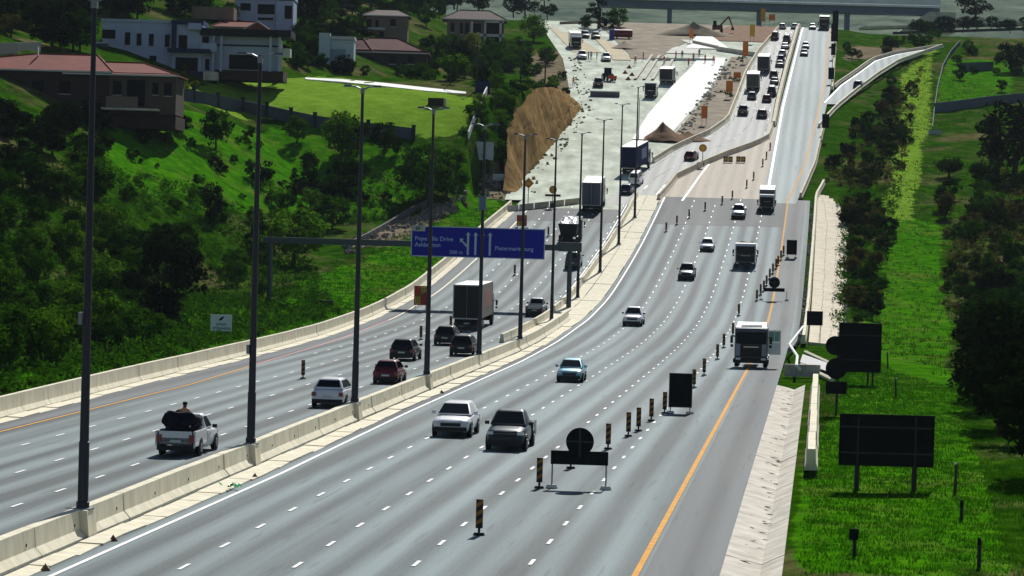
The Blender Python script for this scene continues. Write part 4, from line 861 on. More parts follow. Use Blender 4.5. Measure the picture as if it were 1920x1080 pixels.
# lane-shift signs facing the away lanes
def lane_sign(px, py, w_, z0, z1, label):
    p = G(px, py); r_ = thing('lane_shift_sign', p, label, 'road sign')
    for x in (-w_ * .4, w_ * .4): bxs('leg', M_POLE2, [((x, .05, z0 / 2 + .1), (.06, .06, z0 + .2))], r_)
    bxs('board', M_REDS, [((0, .02, (z0 + z1) / 2), (w_, .04, z1 - z0))], r_); h_ = z1 - z0
    poly_plate('field', [(-w_ * .42, z0 + h_ * .05), (w_ * .02, z0 + h_ * .05), (w_ * .02, z0 + h_ * .45), (w_ * .42, z0 + h_ * .7), (w_ * .42, z0 + h_ * .95), (-w_ * .02, z0 + h_ * .95), (-w_ * .02, z0 + h_ * .62), (-w_ * .42, z0 + h_ * .42)], M_YELS, r_, -.012, .008)
    for k in range(3):
        x = -w_ * .3 + k * w_ * .15; q = w_ * .05
        poly_plate('lane_arrow', [(x, z0 + h_ * .1), (x + q, z0 + h_ * .1), (x + q, z0 + h_ * .42), (x + w_ * .3 + q, z0 + h_ * .62), (x + w_ * .3 + q, z0 + h_ * .9), (x + w_ * .3, z0 + h_ * .9), (x + w_ * .3, z0 + h_ * .66), (x, z0 + h_ * .46)], M_BLK, r_, -.02, .006)
    feet(r_, (-w_ * .5, .1, w_ * .5)); return r_
lane_sign(788, 584, 1.35, .65, 2.6, 'red and yellow lane-shift sign on sandbags beside the left barrier'); lane_sign(978, 428, 1.35, .3, 1.75, 'red and yellow lane-shift sign just above the blue sign')
def round_sign(px, py, label, dz, dr_, pr_, board=None, Ghost=G):
    p = Ghost(px, py); r_ = thing('warning_sign', p, label, 'road sign'); b = MB(); b.tube((0, .05, 0), (0, .05, dz), .06, n=8); b.build('post', M_POLE2, r_)
    b = MB(); b.tube((0, -.03, dz), (0, .03, dz), dr_, n=20); b.build('disc', M_ORG, r_); b = MB(); b.tube((0, -.04, dz), (0, -.031, dz), dr_ * .62, n=18); b.build('face', M_YELS if pr_ else M_REDS, r_)
    if board: bxs('board', mat('brown board', (.16, .06, .03), .6), [((0, -.02, dz - dr_ - .25), (board, .05, .32))], r_)
    bxs('foot', M_BLK, [((0, 0, .3), (.5, .3, .6))], r_); return r_
round_sign(1317, 312, 'round orange sign on the barrier of the temporary road', 2.9, .62, True); round_sign(1036, 389, 'round orange sign over a brown board at the closed lanes', 2.5, .55, True, board=2.2); 
p = G(990, 386); ds = thing('warning_sign', p, 'orange diamond sign on a post at the closed lanes', 'road sign'); b = MB(); b.tube((0, .05, 0), (0, .05, 2.6), .06); b.build('post', M_POLE2, ds); poly_plate('panel', [(-.75, 3.2), (0, 2.4), (.75, 3.2), (0, 4.0)], M_ORG, ds, -.03, .05); poly_plate('symbol', [(-.3, 3.0), (.3, 3.0), (.3, 3.35), (-.3, 3.35)], M_YELS, ds, -.05, .01)
def chev(px, py, label):
    p = G(px, py); r_ = thing('chevron_board', p, label, 'road sign')
    for x in (-.38, .38):
        bxs('panel', mat('brown chevron ground', (.14, .05, .02), .6), [((x, 0, .55), (.72, .05, .9))], r_); poly_plate('chevron', [(x - .25, .55), (x, .22), (x + .25, .55), (x, .88)], M_YELS, r_, -.04, .012)
    bxs('leg', M_POLE2, [((x, .03, .1), (.05, .05, .25)) for x in (-.7,)], r_); bxs('leg', M_POLE2, [((.7, .03, .1), (.05, .05, .25))], r_)
chev(1365, 305, 'left one of the two low yellow chevron boards on the tan pavement'); chev(1389, 305, 'right one of the two low yellow chevron boards on the tan pavement')
for px, py, w_, h_, lb in ((1320, 236, 1.1, 2.2, 'plain orange board beside the red-brown soil heaps'), (1367, 186, 1.3, 2.2, 'orange board halfway along the green strip'), (1382, 153, 1.5, 1.2, 'wide orange board above the green strip'), (1397, 120, 1.2, 3.0, 'tall orange board beside the dark queue truck'), (1410, 82, 1.2, 2.8, 'amber board above the red soil near the crest'), (1430, 52, 1.2, 3.2, 'amber board in front of the bridge pier'), (1296, 82, .9, 2.2, 'narrow orange board behind the white slab'), (1447, 54, 1.6, 1.5, 'small red board beneath the bridge')):
    p = at(px, 54.5, 742) if py < 56 else G(px, py); r_ = thing('orange_board', p, lb, 'sign board'); zz = h_ * .6 if 'red' not in lb or 'soil' in lb else 2.2; bxs('panel', M_ORG if 'amber' not in lb else mat('amber sheeting', (.5, .3, .03), .5), [((0, 0, zz + h_ / 2), (w_, .06, h_))], r_)
    for x in (-w_ * .35, w_ * .35): bxs('leg', M_POLE2, [((x, .05, zz / 2), (.08, .08, zz + .2))], r_)
# dark sign backs along the far right barrier
for px, py, w_, z0, z1, lb in ((1547, 262, 1.2, 2.0, 4.4, 'dark upright board on the shoulder below the ramp'), (1558, 158, 1.2, 1.0, 3.4, 'dark upright board lowest along the far right barrier'), (1562, 112, 1.0, 1.0, 3.6, 'dark narrow board second along the far right barrier'), (1564, 86, 1.6, 1.0, 5.2, 'tall dark board third along the far right barrier'), (1566, 58, 1.5, 1.5, 5.0, 'dark board at the crest beside the dark truck')):
    board_sign('sign_board', px, py, lb, w_, z0, z1, (-w_ * .3, w_ * .3), bag=False, frame=False)
# white estate sign behind the left barrier
p = T(414, 634); es = thing('estate_sign', p, 'white sign with a black leaf emblem and two lines of lettering behind the left barrier', 'sign'); ss = F / p.y
for x in (-13, 12): bxs('leg', M_POLE, [((x / ss, .05, .4), (.12, .12, 1.6))], es)
zz = (634 - 621) / ss; bw_, bh_ = 40 / ss, 31 / ss
bxs('board', mat('pale grey white board', (.80, .84, .88), .5), [((0, 0, zz + bh_ / 2), (bw_, .06, bh_))], es)
poly_plate('leaf_emblem', [((a - 20) / ss, zz + c / ss) for a, c in ((15, 20.5), (18, 20), (21.5, 21.5), (24, 24.5), (25.5, 28), (21.5, 27), (18, 24.5), (16, 22))], M_BLK, es, -.045, .01)
rnd = random.Random(2)
M_DIM = mat('grey lettering', (.06, .085, .10), .6)
for zc, xa, n_, lh in ((13.0, 11.0, 7, 4.2), (5.2, 5.5, 12, 4.6)):      # lettering too blurred to read in the photo
    x = xa
    for k in range(n_):
        w1 = rnd.uniform(1.5, 2.5); b = MB(); b.box(((x + .4 - 20) / ss, -.04, zz + zc / ss), (.9 / ss, .01, lh / ss)); b.box(((x + w1 / 2 - 20) / ss, -.041, zz + (zc + rnd.choice((-1.5, 0, 1.6))) / ss), (w1 / ss, .01, 1.0 / ss))
        b.build('letter', M_DIM, es); x += w1 + .7
# pale boards beside the cutting
for px, py, w_, h_, zb_, lb in ((903, 334, 42, 34, 34, 'pale blue-grey notice board on posts left of the cutting'), (934, 348, 22, 12, 10, 'small pale board on the ground left of the cutting foot')):
    p = T(px, py); ss = F / p.y; r_ = thing('notice_board', p, lb, 'sign'); bxs('board', mat('faded blue grey board', (.30, .38, .42), .6, var=.15, scale=1.5), [((0, 0, (zb_ + h_ / 2) / ss), (w_ / ss, .08, h_ / ss))], r_)
    for x in (-w_ * .3, w_ * .3): bxs('post', M_BLK, [((x / ss, .06, zb_ / ss / 2 - .2), (.14, .12, zb_ / ss + .6))], r_)
# ------------------------------------------------------------------ houses on the hill
M_WIN = mat('dark window glass', (.006, .007, .010), .35, spec=.06); M_HWHITE = mat('white wall in shade tone', (.40, .46, .62), .8, var=.06, scale=.6); M_HBEIGE = mat('beige plaster wall', (.20, .155, .12), .85, var=.1, scale=.6)  # white house walls toned blue grey, their shade put into the colour
M_TILE = mat('red clay roof tiles', (.22, .055, .038), .75, var=.22, scale=1.2, bump=.4, stretch=(.4, 1, 3)); M_TILE2 = mat('maroon roof tiles', (.13, .035, .035), .75, var=.2, scale=1.2, bump=.4, stretch=(.4, 1, 3)); M_TILE3 = mat('dark brown roof tiles', (.07, .045, .04), .75, var=.2, scale=1.2, bump=.4)
M_HDARK = mat('dark brown brick and shaded wall', (.05, .035, .03), .9, var=.2, scale=2); M_TRIM = mat('pale trim', (.55, .56, .54), .7); M_HDBL = mat('dark blue accent wall', (.03, .04, .09), .8)
class House:
    def __init__(s, name, px, py, label, dY=0.0, cat='house'):
        p = T(px, py); s.Y = p.y + dY; s.p = at(px, py, s.Y); s.o = thing(name, s.p, label, cat)
    def L(s, px, py, d=0.0): v = at(px, py, s.Y) - s.p; return Vector((v.x, d, v.z))
    def box(s, nm, x0, y0, x1, y1, d0, d1, m, parent=None):
        xm, ym = (x0 + x1) / 2, (y0 + y1) / 2; c = s.L(xm, ym); k = s.Y / F
        b = MB(); b.box((c.x, (d0 + d1) / 2, c.z), ((x1 - x0) * k, d1 - d0, (y1 - y0) * k)); return b.build(nm, m, parent or s.o)
    def win(s, x0, y0, x1, y1, d=0.0, m=None, frame=True):
        w_ = s.box('window', x0, y0, x1, y1, d - .06, d + .02, m or M_WIN)
        if frame: s.box('sill', x0 - .6, y1, x1 + .6, y1 + 1.0, d - .14, d, M_TRIM, w_)
        return w_
    def hip(s, nm, x0, x1, ye, r0, r1, yr, depth, m, over=.5):
        k = s.Y / F; a, c = s.L(x0, ye), s.L(x1, ye); za = (a.z + c.z) / 2; q, r_ = s.L(r0, yr), s.L(r1, yr); zr_ = (q.z + r_.z) / 2
        b = MB(); A = [(a.x, -over, za), (c.x, -over, za), (c.x, depth + over, za), (a.x, depth + over, za)]; RR = [(q.x, depth / 2, zr_), (r_.x, depth / 2, zr_)]
        lo = [(x, y, z - .18) for x, y, z in A]
        b.add(A + RR + lo, [(0, 1, 5, 4), (1, 2, 5), (2, 3, 4, 5), (3, 0, 4), (0, 6, 7, 1), (1, 7, 8, 2), (2, 8, 9, 3), (3, 9, 6, 0), (9, 8, 7, 6)])
        rf = b.build(nm, m, s.o)
        for p0, p1 in ((A[0], RR[0]), (A[1], RR[1]), (RR[0], RR[1])):
            g = MB(); g.tube(Vector(p0) + Vector((0, 0, .02)), Vector(p1) + Vector((0, 0, .02)), .11, n=6); g.build('ridge_cap', m, rf)
        g = MB(); g.box(((a.x + c.x) / 2, -over - .05, za - .1), (c.x - a.x, .12, .2)); g.build('gutter', M_TRIM, rf); return rf
# bungalow with the red hipped roof, left edge
h = House('house', 170, 214, 'low house with a red hipped tile roof at the left edge')
h.box('wall', -150, 132, 325, 214, 0, 10, M_HDARK); h.box('wall', 205, 138, 330, 214, -.12, 9, mat('shade-toned beige plaster', (.10, .078, .062), .9)); h.box('plinth', -150, 212, 330, 236, -.6, 10, M_HDARK)  # beige walls coloured nearly black to stand for their shade
h.hip('roof', -190, 212, 129, 58, 172, 98, 11, M_TILE); h.hip('roof', 118, 338, 139, 178, 262, 114, 9, M_TILE)
for x0, y0, x1, y1 in ((212, 152, 228, 178), (286, 155, 297, 178), (308, 156, 322, 180)): h.win(x0, y0, x1, y1, -.12)
h.box('door', 238, 150, 272, 198, -.16, -.1, M_WIN); h.box('veranda_wall', 203, 182, 262, 203, -2.2, -1.9, M_HBEIGE); h.box('veranda_slab', 130, 203, 300, 207, -2.6, 0, M_CONC2)
for x in (60, 110): h.win(x, 152, x + 22, 176, 0)
h.box('chimney', 60, 84, 62, 101, 4, 4.8, M_TRIM)
# white modern two-storey house
h = House('house', 400, 152, 'large white flat-roofed two-storey house above the lawn')
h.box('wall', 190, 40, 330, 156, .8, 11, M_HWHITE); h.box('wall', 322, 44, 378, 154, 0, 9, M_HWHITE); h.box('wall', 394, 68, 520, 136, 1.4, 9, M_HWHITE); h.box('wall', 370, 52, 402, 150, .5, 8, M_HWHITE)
h.box('plinth', 326, 134, 402, 158, -.35, 6, M_HDBL); h.box('plinth', 188, 150, 330, 176, .6, 9, M_HDBL); h.box('plinth', 400, 132, 530, 150, .6, 9, M_HDARK)
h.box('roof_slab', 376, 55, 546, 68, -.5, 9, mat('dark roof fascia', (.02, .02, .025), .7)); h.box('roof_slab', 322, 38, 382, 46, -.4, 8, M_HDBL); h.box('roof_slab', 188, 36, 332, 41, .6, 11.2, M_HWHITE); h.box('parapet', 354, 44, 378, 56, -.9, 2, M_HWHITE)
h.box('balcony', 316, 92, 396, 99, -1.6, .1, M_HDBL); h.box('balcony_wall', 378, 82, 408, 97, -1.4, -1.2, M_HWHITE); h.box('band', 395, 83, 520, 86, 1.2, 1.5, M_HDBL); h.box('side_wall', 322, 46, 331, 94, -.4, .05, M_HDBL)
for x0, y0, x1, y1 in ((190, 55, 215, 72), (233, 60, 243, 84), (255, 62, 264, 85), (278, 63, 287, 86), (308, 64, 317, 88), (279, 104, 292, 124)): h.win(x0, y0, x1, y1, .8)
for x0, y0, x1, y1, d in ((335, 66, 351, 93, 0), (329, 108, 371, 134, 0), (378, 68, 391, 82, .5), (384, 110, 392, 132, .5), (428, 102, 490, 130, 1.4)): h.win(x0, y0, x1, y1, d)
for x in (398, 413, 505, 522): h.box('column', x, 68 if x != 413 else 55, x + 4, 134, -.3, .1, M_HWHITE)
h.box('wing', 524, 90, 543, 106, 1.0, 4, M_TRIM); h.box('column', 524, 106, 527, 134, 1, 1.3, M_TRIM); h.box('stair', 384, 136, 410, 152, -2.5, .2, M_CONC2); h.box('garage', 100, 80, 200, 112, -1, 5, mat('blue grey garage wall', (.10, .12, .18), .8)); h.box('garage_roof', 98, 78, 202, 81, -1.2, 5.2, M_TRIM)
# white house at the top edge
h = House('house', 495, 50, 'white two-storey house with dark windows at the top edge')
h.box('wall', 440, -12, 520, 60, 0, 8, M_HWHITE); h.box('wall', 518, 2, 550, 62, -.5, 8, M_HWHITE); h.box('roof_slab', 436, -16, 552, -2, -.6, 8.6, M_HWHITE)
for x0, y0, x1, y1, d in ((451, 6, 470, 20, 0), (483, 8, 515, 27, 0), (534, 11, 548, 36, -.5), (484, 33, 512, 38, 0)): h.win(x0, y0, x1, y1, d)
# red roof with the white gable between the white houses
h = House('house', 445, 62, 'small red-roofed house with a white-edged gable between the white houses')
h.box('wall', 390, 50, 500, 64, 0, 6, M_HBEIGE); h.hip('roof', 376, 512, 56, 420, 480, 38, 7, M_TILE)
a, c, t_ = h.L(456, 56), h.L(506, 56), h.L(484, 41)
g = MB(); g.add([(a.x, -.9, a.z), (c.x, -.9, c.z), (t_.x, -.9, t_.z), (a.x, 2, a.z), (c.x, 2, c.z), (t_.x, 2.5, t_.z)], [(0, 1, 2), (0, 2, 5, 3), (1, 4, 5, 2)]); g.build('gable', M_TILE, h.o)
for p0, p1 in ((a, t_), (t_, c)):
    g = MB(); g.tube(p0 + Vector((0, -.95, 0)), p1 + Vector((0, -.95, 0)), .12, n=4); g.build('bargeboard', M_TRIM, h.o)
h.box('wall', 352, 8, 432, 32, 6, 12, M_HBEIGE)
# white block and maroon roof
h = House('house', 640, 128, 'small white gabled house block with a chimney beside the maroon roof')
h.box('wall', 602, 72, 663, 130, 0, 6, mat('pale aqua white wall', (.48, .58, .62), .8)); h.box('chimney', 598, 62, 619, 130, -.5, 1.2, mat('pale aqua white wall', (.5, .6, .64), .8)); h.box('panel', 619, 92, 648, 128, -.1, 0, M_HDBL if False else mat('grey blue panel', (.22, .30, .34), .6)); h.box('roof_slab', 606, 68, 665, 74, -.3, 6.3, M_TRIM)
h.win(652, 102, 656, 107, 0)
h = House('house', 735, 126, 'dark-walled house under a long maroon hipped roof')
h.box('wall', 664, 94, 800, 128, 0, 8, M_HDARK); h.hip('roof', 652, 806, 98, 690, 744, 68, 10, M_TILE2); h.hip('roof', 560, 700, 96, 640, 680, 70, 8, M_TILE2)
for x in (690, 730, 765): h.win(x, 106, x + 12, 120, 0)
h = House('house', 725, 74, 'beige two-storey house behind the maroon roof')
h.box('wall', 686, 28, 764, 80, 0, 7, M_HBEIGE); h.hip('roof', 680, 770, 29, 705, 745, 16, 8, M_TILE3); h.box('column', 690, 54, 697, 78, -.6, 0, M_TRIM); h.box('balcony', 690, 52, 722, 56, -.9, 0, M_TRIM)
for x0, y0, x1, y1 in ((687, 36, 697, 54), (704, 38, 710, 52), (711, 60, 720, 72), (732, 36, 742, 50)): h.win(x0, y0, x1, y1, 0)
h = House('house', 885, 92, 'brown-roofed two-storey house with open balconies left of the green tree')
h.box('wall', 838, 34, 905, 92, 0, 8, M_HBEIGE); h.box('wall', 902, 38, 944, 92, 1.6, 8, M_HDARK); h.hip('roof', 828, 950, 36, 862, 918, 17, 9, M_TILE3)
h.box('balcony', 900, 64, 945, 69, -.3, 1.6, M_TRIM); h.box('beam', 908, 38, 945, 43, -.3, 0, M_TRIM)
for x in (882, 907, 936): h.box('column', x, 40, x + 4.5, 92, -.3, .15, M_TRIM)
for x0, y0, x1, y1 in ((845, 43, 852, 60), (862, 43, 868, 64), (872, 43, 879, 66)): h.win(x0, y0, x1, y1, 0)
h.win(887, 44, 902, 62, 0); h.win(910, 46, 936, 63, 1.6, frame=False); h.win(910, 72, 936, 88, 1.6, frame=False)
# ------------------------------------------------------------------ garden walls
def wall_line(name, pts, hgt, th, m, label, pil=None, cat='wall'):
    w_ = [T(*p) for p in pts]; r_ = thing(name, w_[0], label, cat)
    for a, c in zip(w_[:-1], w_[1:]):
        d = c - a; n_ = Vector((d.y, -d.x, 0)).normalized() * th / 2; b = MB(); a0, c0 = a - w_[0], c - w_[0]; dn = Vector((0, 0, -.8)); up = Vector((0, 0, hgt))
        b.loft([[a0 + n_ + dn, a0 - n_ + dn, a0 - n_ + up, a0 + n_ + up], [c0 + n_ + dn, c0 - n_ + dn, c0 - n_ + up, c0 + n_ + up]]); b.build('wall_panel', m, r_)
    if pil:
        for a in w_:
            b = MB(); b.box((0, 0, hgt * .5), (.55, .55, hgt + .9), top=(1, 1)); b.box((0, 0, hgt + .42), (.68, .68, .1)); o = b.build('pillar', pil, r_); o.location = a - w_[0]
    return r_
M_GW = mat('grey blue garden wall', (.085, .10, .13), .9, var=.15, scale=1)
wall_line('garden_wall', [(322, 184), (363, 191), (408, 201), (455, 210), (500, 219), (545, 229), (590, 238), (640, 246), (690, 252), (732, 257), (775, 262)], 1.7, .22, M_GW, 'grey garden wall with dark pillars below the bright lawn', mat('dark pillar', (.03, .035, .045), .9))
wall_line('garden_wall', [(878, 262), (890, 228), (902, 200), (914, 174)], 1.2, .2, M_TRIM, 'white garden wall climbing at the right end of the lawn')
wall_line('garden_wall', [(-20, 100), (30, 99), (75, 97)], 1.4, .3, mat('pale stone wall', (.35, .35, .32), .9), 'pale wall left of the big dark tree')
wall_line('garden_wall', [(560, 62), (610, 60), (680, 58)], 1.6, .3, M_HDARK, 'dark wall under the trees left of the beige house')
wall_line('retaining_wall', [(1050, 48), (1090, 47), (1130, 46)], 1.0, .4, M_BRN, 'dark kerb wall behind the site at the top')
# bright sloping drive at the lawn's upper edge
dk_ = thing('concrete_drive', T(572, 150), 'long bright white concrete drive along the top of the lawn', 'driveway'); o_ = dk_.location
tb = [((572, 147), (573, 150)), ((640, 150), (640, 155)), ((720, 157), (720, 163)), ((800, 166), (800, 172)), ((850, 171), (850, 176)), ((874, 174), (873, 177))]
up = Vector((0, 0, .16))
for (t0, f0), (t1, f1) in zip(tb[:-1], tb[1:]):
    b = MB(); b.quad(T(*f0) + up - o_, T(*f1) + up - o_, T(*t1) + up - o_, T(*t0) + up - o_, th=.2); b.build('drive_slab', mat('bright white drive', (.85, .85, .80), .7), dk_)
q = T(817, 199); wb2 = thing('drain_block', q, 'dark square culvert opening below the end of the white drive', 'culvert'); bxs('block', M_HDARK, [((0, .8, .5), (2.4, 1.4, 1.5))], wb2); bxs('lintel', M_CONC3, [((1.4, .7, .45), (.4, 1.6, 1.4))], wb2)
# ------------------------------------------------------------------ vegetation
def leaf_cloud(rng, centres, radii, per, ls, flat=.35, up=.55):
    """many small leaf faces gathered in clumps"""
    C_ = np.repeat(np.asarray(centres, float), per, 0); r_ = np.repeat(np.asarray(radii, float), per, 0); n = len(C_)
    d = rng.normal(size=(n, 3)); d /= np.linalg.norm(d, axis=1)[:, None]; rad = rng.uniform(.35, 1.0, n) ** .6
    pos = C_ + d * (rad * r_)[:, None] * np.array([1, 1, .8])
    nrm = d * .7 + rng.normal(size=(n, 3)) * .6 + np.array([0, 0, up]); nrm /= np.linalg.norm(nrm, axis=1)[:, None]
    t = rng.normal(size=(n, 3)); t -= (t * nrm).sum(1)[:, None] * nrm; t /= np.linalg.norm(t, axis=1)[:, None]; bt_ = np.cross(nrm, t)
    s = ls * rng.uniform(.6, 1.35, n)[:, None]
    v = np.stack([pos - t * s, pos - bt_ * s * .55, pos + t * s, pos + bt_ * s * .55], 1).reshape(-1, 3)
    tone = np.repeat(np.repeat(rng.uniform(0, 1, len(centres)), per) * .6 + rng.uniform(0, .4, n), 4)
    return v, tone
def cloud_mesh(name, v, tone, m):
    b = MB(); b.v = v.tolist(); b.f = [(4 * i, 4 * i + 1, 4 * i + 2, 4 * i + 3) for i in range(len(v) // 4)]; b.tone = tone.tolist(); return b.mesh(name, m)
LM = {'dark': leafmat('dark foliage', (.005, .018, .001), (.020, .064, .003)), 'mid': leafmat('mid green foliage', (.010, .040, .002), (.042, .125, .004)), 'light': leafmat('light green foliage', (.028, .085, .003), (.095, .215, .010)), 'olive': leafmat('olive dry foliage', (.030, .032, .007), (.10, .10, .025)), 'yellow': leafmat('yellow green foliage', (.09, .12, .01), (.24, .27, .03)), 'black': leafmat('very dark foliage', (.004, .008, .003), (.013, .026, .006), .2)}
M_BARK = mat('bark', (.07, .055, .04), .95, var=.3, scale=4)
def crown(kind, var, tone_):
    def mk():
        rng = np.random.default_rng(hash((kind, var)) % 1000 if False else {'round': 10, 'tall': 20, 'spread': 30, 'shrub': 40, 'cone': 50}[kind] + var)
        cs, rs = [], []
        n = {'round': 46, 'tall': 40, 'spread': 44, 'shrub': 16, 'cone': 30}[kind]
        for i in range(n):
            if kind == 'cone':
                z = rng.uniform(.06, .97); rad = (1 - z) ** .8 * .30 + .02; a = rng.uniform(0, 6.28); k = math.sqrt(rng.uniform(.1, 1)); cs.append((rad * k * math.cos(a), rad * k * math.sin(a), z)); rs.append(.09 * (1.2 - z * .6))
            else:
                d = rng.normal(size=3); d /= np.linalg.norm(d); k = rng.uniform(.35, 1) ** .5
                cx, cz, ax, az = {'round': (0, .52, .40, .40), 'tall': (0, .52, .22, .44), 'spread': (0, .55, .48, .32), 'shrub': (0, .42, .42, .36)}[kind]
                cs.append((d[0] * k * ax, d[1] * k * ax, cz + d[2] * k * az)); rs.append(rng.uniform(.09, .17) * (1.25 if kind == 'shrub' else 1))
        per = {'round': 46, 'tall': 46, 'spread': 50, 'shrub': 46, 'cone': 46}[kind]
        v, t = leaf_cloud(rng, cs, rs, per, {'round': .036, 'tall': .032, 'spread': .036, 'shrub': .06, 'cone': .03}[kind])
        return cloud_mesh('crown', v, t, LM[tone_])
    return shared(('crown', kind, var, tone_), mk)
def trunk(kind, var):
    def mk():
        rnd = random.Random(var + 3); b = MB(); zt = .55 if kind != 'cone' else .9
        pts = [(0, 0, -.08)] + [(rnd.uniform(-.03, .03) * k, rnd.uniform(-.03, .03) * k, zt * k / 4) for k in range(1, 5)]
        for i in range(4): b.tube(pts[i], pts[i + 1], .035 - .007 * i, .035 - .007 * (i + 1), 7)
        if kind != 'cone':
            for k in range(5):
                a = k * 1.26 + rnd.uniform(-.3, .3); q = pts[2 + k % 2]; e = (q[0] + math.cos(a) * .2, q[1] + math.sin(a) * .2, q[2] + rnd.uniform(.18, .3)); b.tube(q, e, .014, .005, 5)
        return b.mesh('trunk', M_BARK)
    return shared(('trunk', kind, var), mk)
def tree(p, h_, kind, tone_, label, group=None, wide=1.0, name=None, cat=None, var=None):
    v = random.randrange(4) if var is None else var
    r_ = thing(name or ('shrub' if kind == 'shrub' else 'tree'), p, label, cat or ('shrub' if kind == 'shrub' else 'tree'), group, random.uniform(0, 6.28))
    r_.scale = (h_ * wide * random.uniform(.9, 1.1), h_ * wide * random.uniform(.9, 1.1), h_)
    link('crown', crown(kind, v, tone_), r_); link('trunk', trunk(kind, v), r_); return r_
def tpx(px, py, hpx, kind, tone_, label, group=None, wide=1.0, **k):
    p = T(px, py); return tree(p, hpx * p.y / F, kind, tone_, label, group, wide, **k)
# singled-out trees and shrubs
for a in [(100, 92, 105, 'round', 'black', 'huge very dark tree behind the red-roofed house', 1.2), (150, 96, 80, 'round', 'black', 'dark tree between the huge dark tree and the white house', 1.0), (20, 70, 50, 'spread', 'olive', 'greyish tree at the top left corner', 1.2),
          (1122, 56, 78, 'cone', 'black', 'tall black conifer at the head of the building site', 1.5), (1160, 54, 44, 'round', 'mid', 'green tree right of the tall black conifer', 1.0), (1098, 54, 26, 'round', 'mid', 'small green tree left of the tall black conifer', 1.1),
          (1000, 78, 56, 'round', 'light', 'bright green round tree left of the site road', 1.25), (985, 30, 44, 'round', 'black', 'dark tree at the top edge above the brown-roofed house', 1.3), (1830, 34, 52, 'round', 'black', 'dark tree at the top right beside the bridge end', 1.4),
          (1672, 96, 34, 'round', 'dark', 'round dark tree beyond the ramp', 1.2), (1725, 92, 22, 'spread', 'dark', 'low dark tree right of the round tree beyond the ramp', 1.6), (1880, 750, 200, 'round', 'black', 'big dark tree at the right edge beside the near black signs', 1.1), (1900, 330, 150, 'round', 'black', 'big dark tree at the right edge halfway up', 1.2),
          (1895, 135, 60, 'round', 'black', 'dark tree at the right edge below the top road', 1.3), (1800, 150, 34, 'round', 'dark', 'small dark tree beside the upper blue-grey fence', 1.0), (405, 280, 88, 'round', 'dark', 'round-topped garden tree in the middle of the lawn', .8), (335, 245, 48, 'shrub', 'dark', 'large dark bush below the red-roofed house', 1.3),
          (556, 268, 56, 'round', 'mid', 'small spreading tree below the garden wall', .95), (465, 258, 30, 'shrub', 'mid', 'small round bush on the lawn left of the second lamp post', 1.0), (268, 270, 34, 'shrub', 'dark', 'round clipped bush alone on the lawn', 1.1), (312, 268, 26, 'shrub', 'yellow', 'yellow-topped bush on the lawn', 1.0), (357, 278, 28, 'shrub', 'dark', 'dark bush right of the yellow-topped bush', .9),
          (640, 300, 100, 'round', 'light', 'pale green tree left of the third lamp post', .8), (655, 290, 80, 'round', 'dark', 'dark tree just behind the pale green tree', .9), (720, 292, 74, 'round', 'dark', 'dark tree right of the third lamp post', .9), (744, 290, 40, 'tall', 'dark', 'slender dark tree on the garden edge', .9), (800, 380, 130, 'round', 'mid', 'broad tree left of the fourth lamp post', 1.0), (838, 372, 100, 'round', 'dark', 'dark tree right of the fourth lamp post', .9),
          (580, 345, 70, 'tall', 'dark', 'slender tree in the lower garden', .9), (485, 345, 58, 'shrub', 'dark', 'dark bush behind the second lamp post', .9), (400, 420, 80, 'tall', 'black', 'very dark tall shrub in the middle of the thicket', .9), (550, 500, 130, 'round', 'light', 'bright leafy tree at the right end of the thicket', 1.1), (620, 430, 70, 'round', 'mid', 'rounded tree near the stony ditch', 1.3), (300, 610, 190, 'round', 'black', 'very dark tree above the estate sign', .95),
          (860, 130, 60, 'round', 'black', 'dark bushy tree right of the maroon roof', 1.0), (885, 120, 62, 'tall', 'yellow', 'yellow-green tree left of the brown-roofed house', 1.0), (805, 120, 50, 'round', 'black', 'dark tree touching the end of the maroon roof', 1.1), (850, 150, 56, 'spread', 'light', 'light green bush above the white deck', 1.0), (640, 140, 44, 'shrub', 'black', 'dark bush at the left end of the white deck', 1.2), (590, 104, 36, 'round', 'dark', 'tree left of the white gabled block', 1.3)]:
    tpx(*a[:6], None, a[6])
# thicket and woods, tree by tree
CLEAR = [[(330, 535), (440, 530), (450, 605), (330, 612)], [(150, 490), (200, 490), (205, 530), (150, 530)]]
def fill(poly, n, hr, kinds, tones, label, group, wide=(.9, 1.25), seed=1, name=None, cat=None, mind=0):
    if 'bush' in label or 'shrub' in label:
        nm = 'dry_bush' if 'dry' in label else 'scrub_bush' if 'scrub' in label or 'embankment' in label else 'hedge_bush' if 'hedge' in label else 'shrub' if 'shrub' in label else 'bush'; name, cat = name or nm, cat or nm.split('_')[-1]
    rnd = random.Random(seed); xs = [p[0] for p in poly]; ys = [p[1] for p in poly]; k = 0; tries = 0
    while k < n and tries < n * 40:
        tries += 1; x, y = rnd.uniform(min(xs), max(xs)), rnd.uniform(min(ys), max(ys))
        if not bool(inpoly(np.array([x]), np.array([y]), poly)[0]): continue
        if any(bool(inpoly(np.array([x]), np.array([y]), e_)[0]) for e_ in CLEAR): continue
        p = T(x, y); random.seed(seed * 1000 + k); tree(p, rnd.uniform(*hr), rnd.choice(kinds), rnd.choice(tones), label, group, rnd.uniform(*wide), name, cat); k += 1
fill([(-30, 420), (180, 435), (330, 465), (530, 478), (545, 515), (450, 590), (340, 640), (-30, 720)], 80, (2.4, 4.6), ['round', 'round', 'spread', 'tall'], ['dark', 'mid', 'mid', 'light', 'light', 'dark'], 'leafy tree of the dark thicket left of the road', 'trees of the left thicket', seed=2)
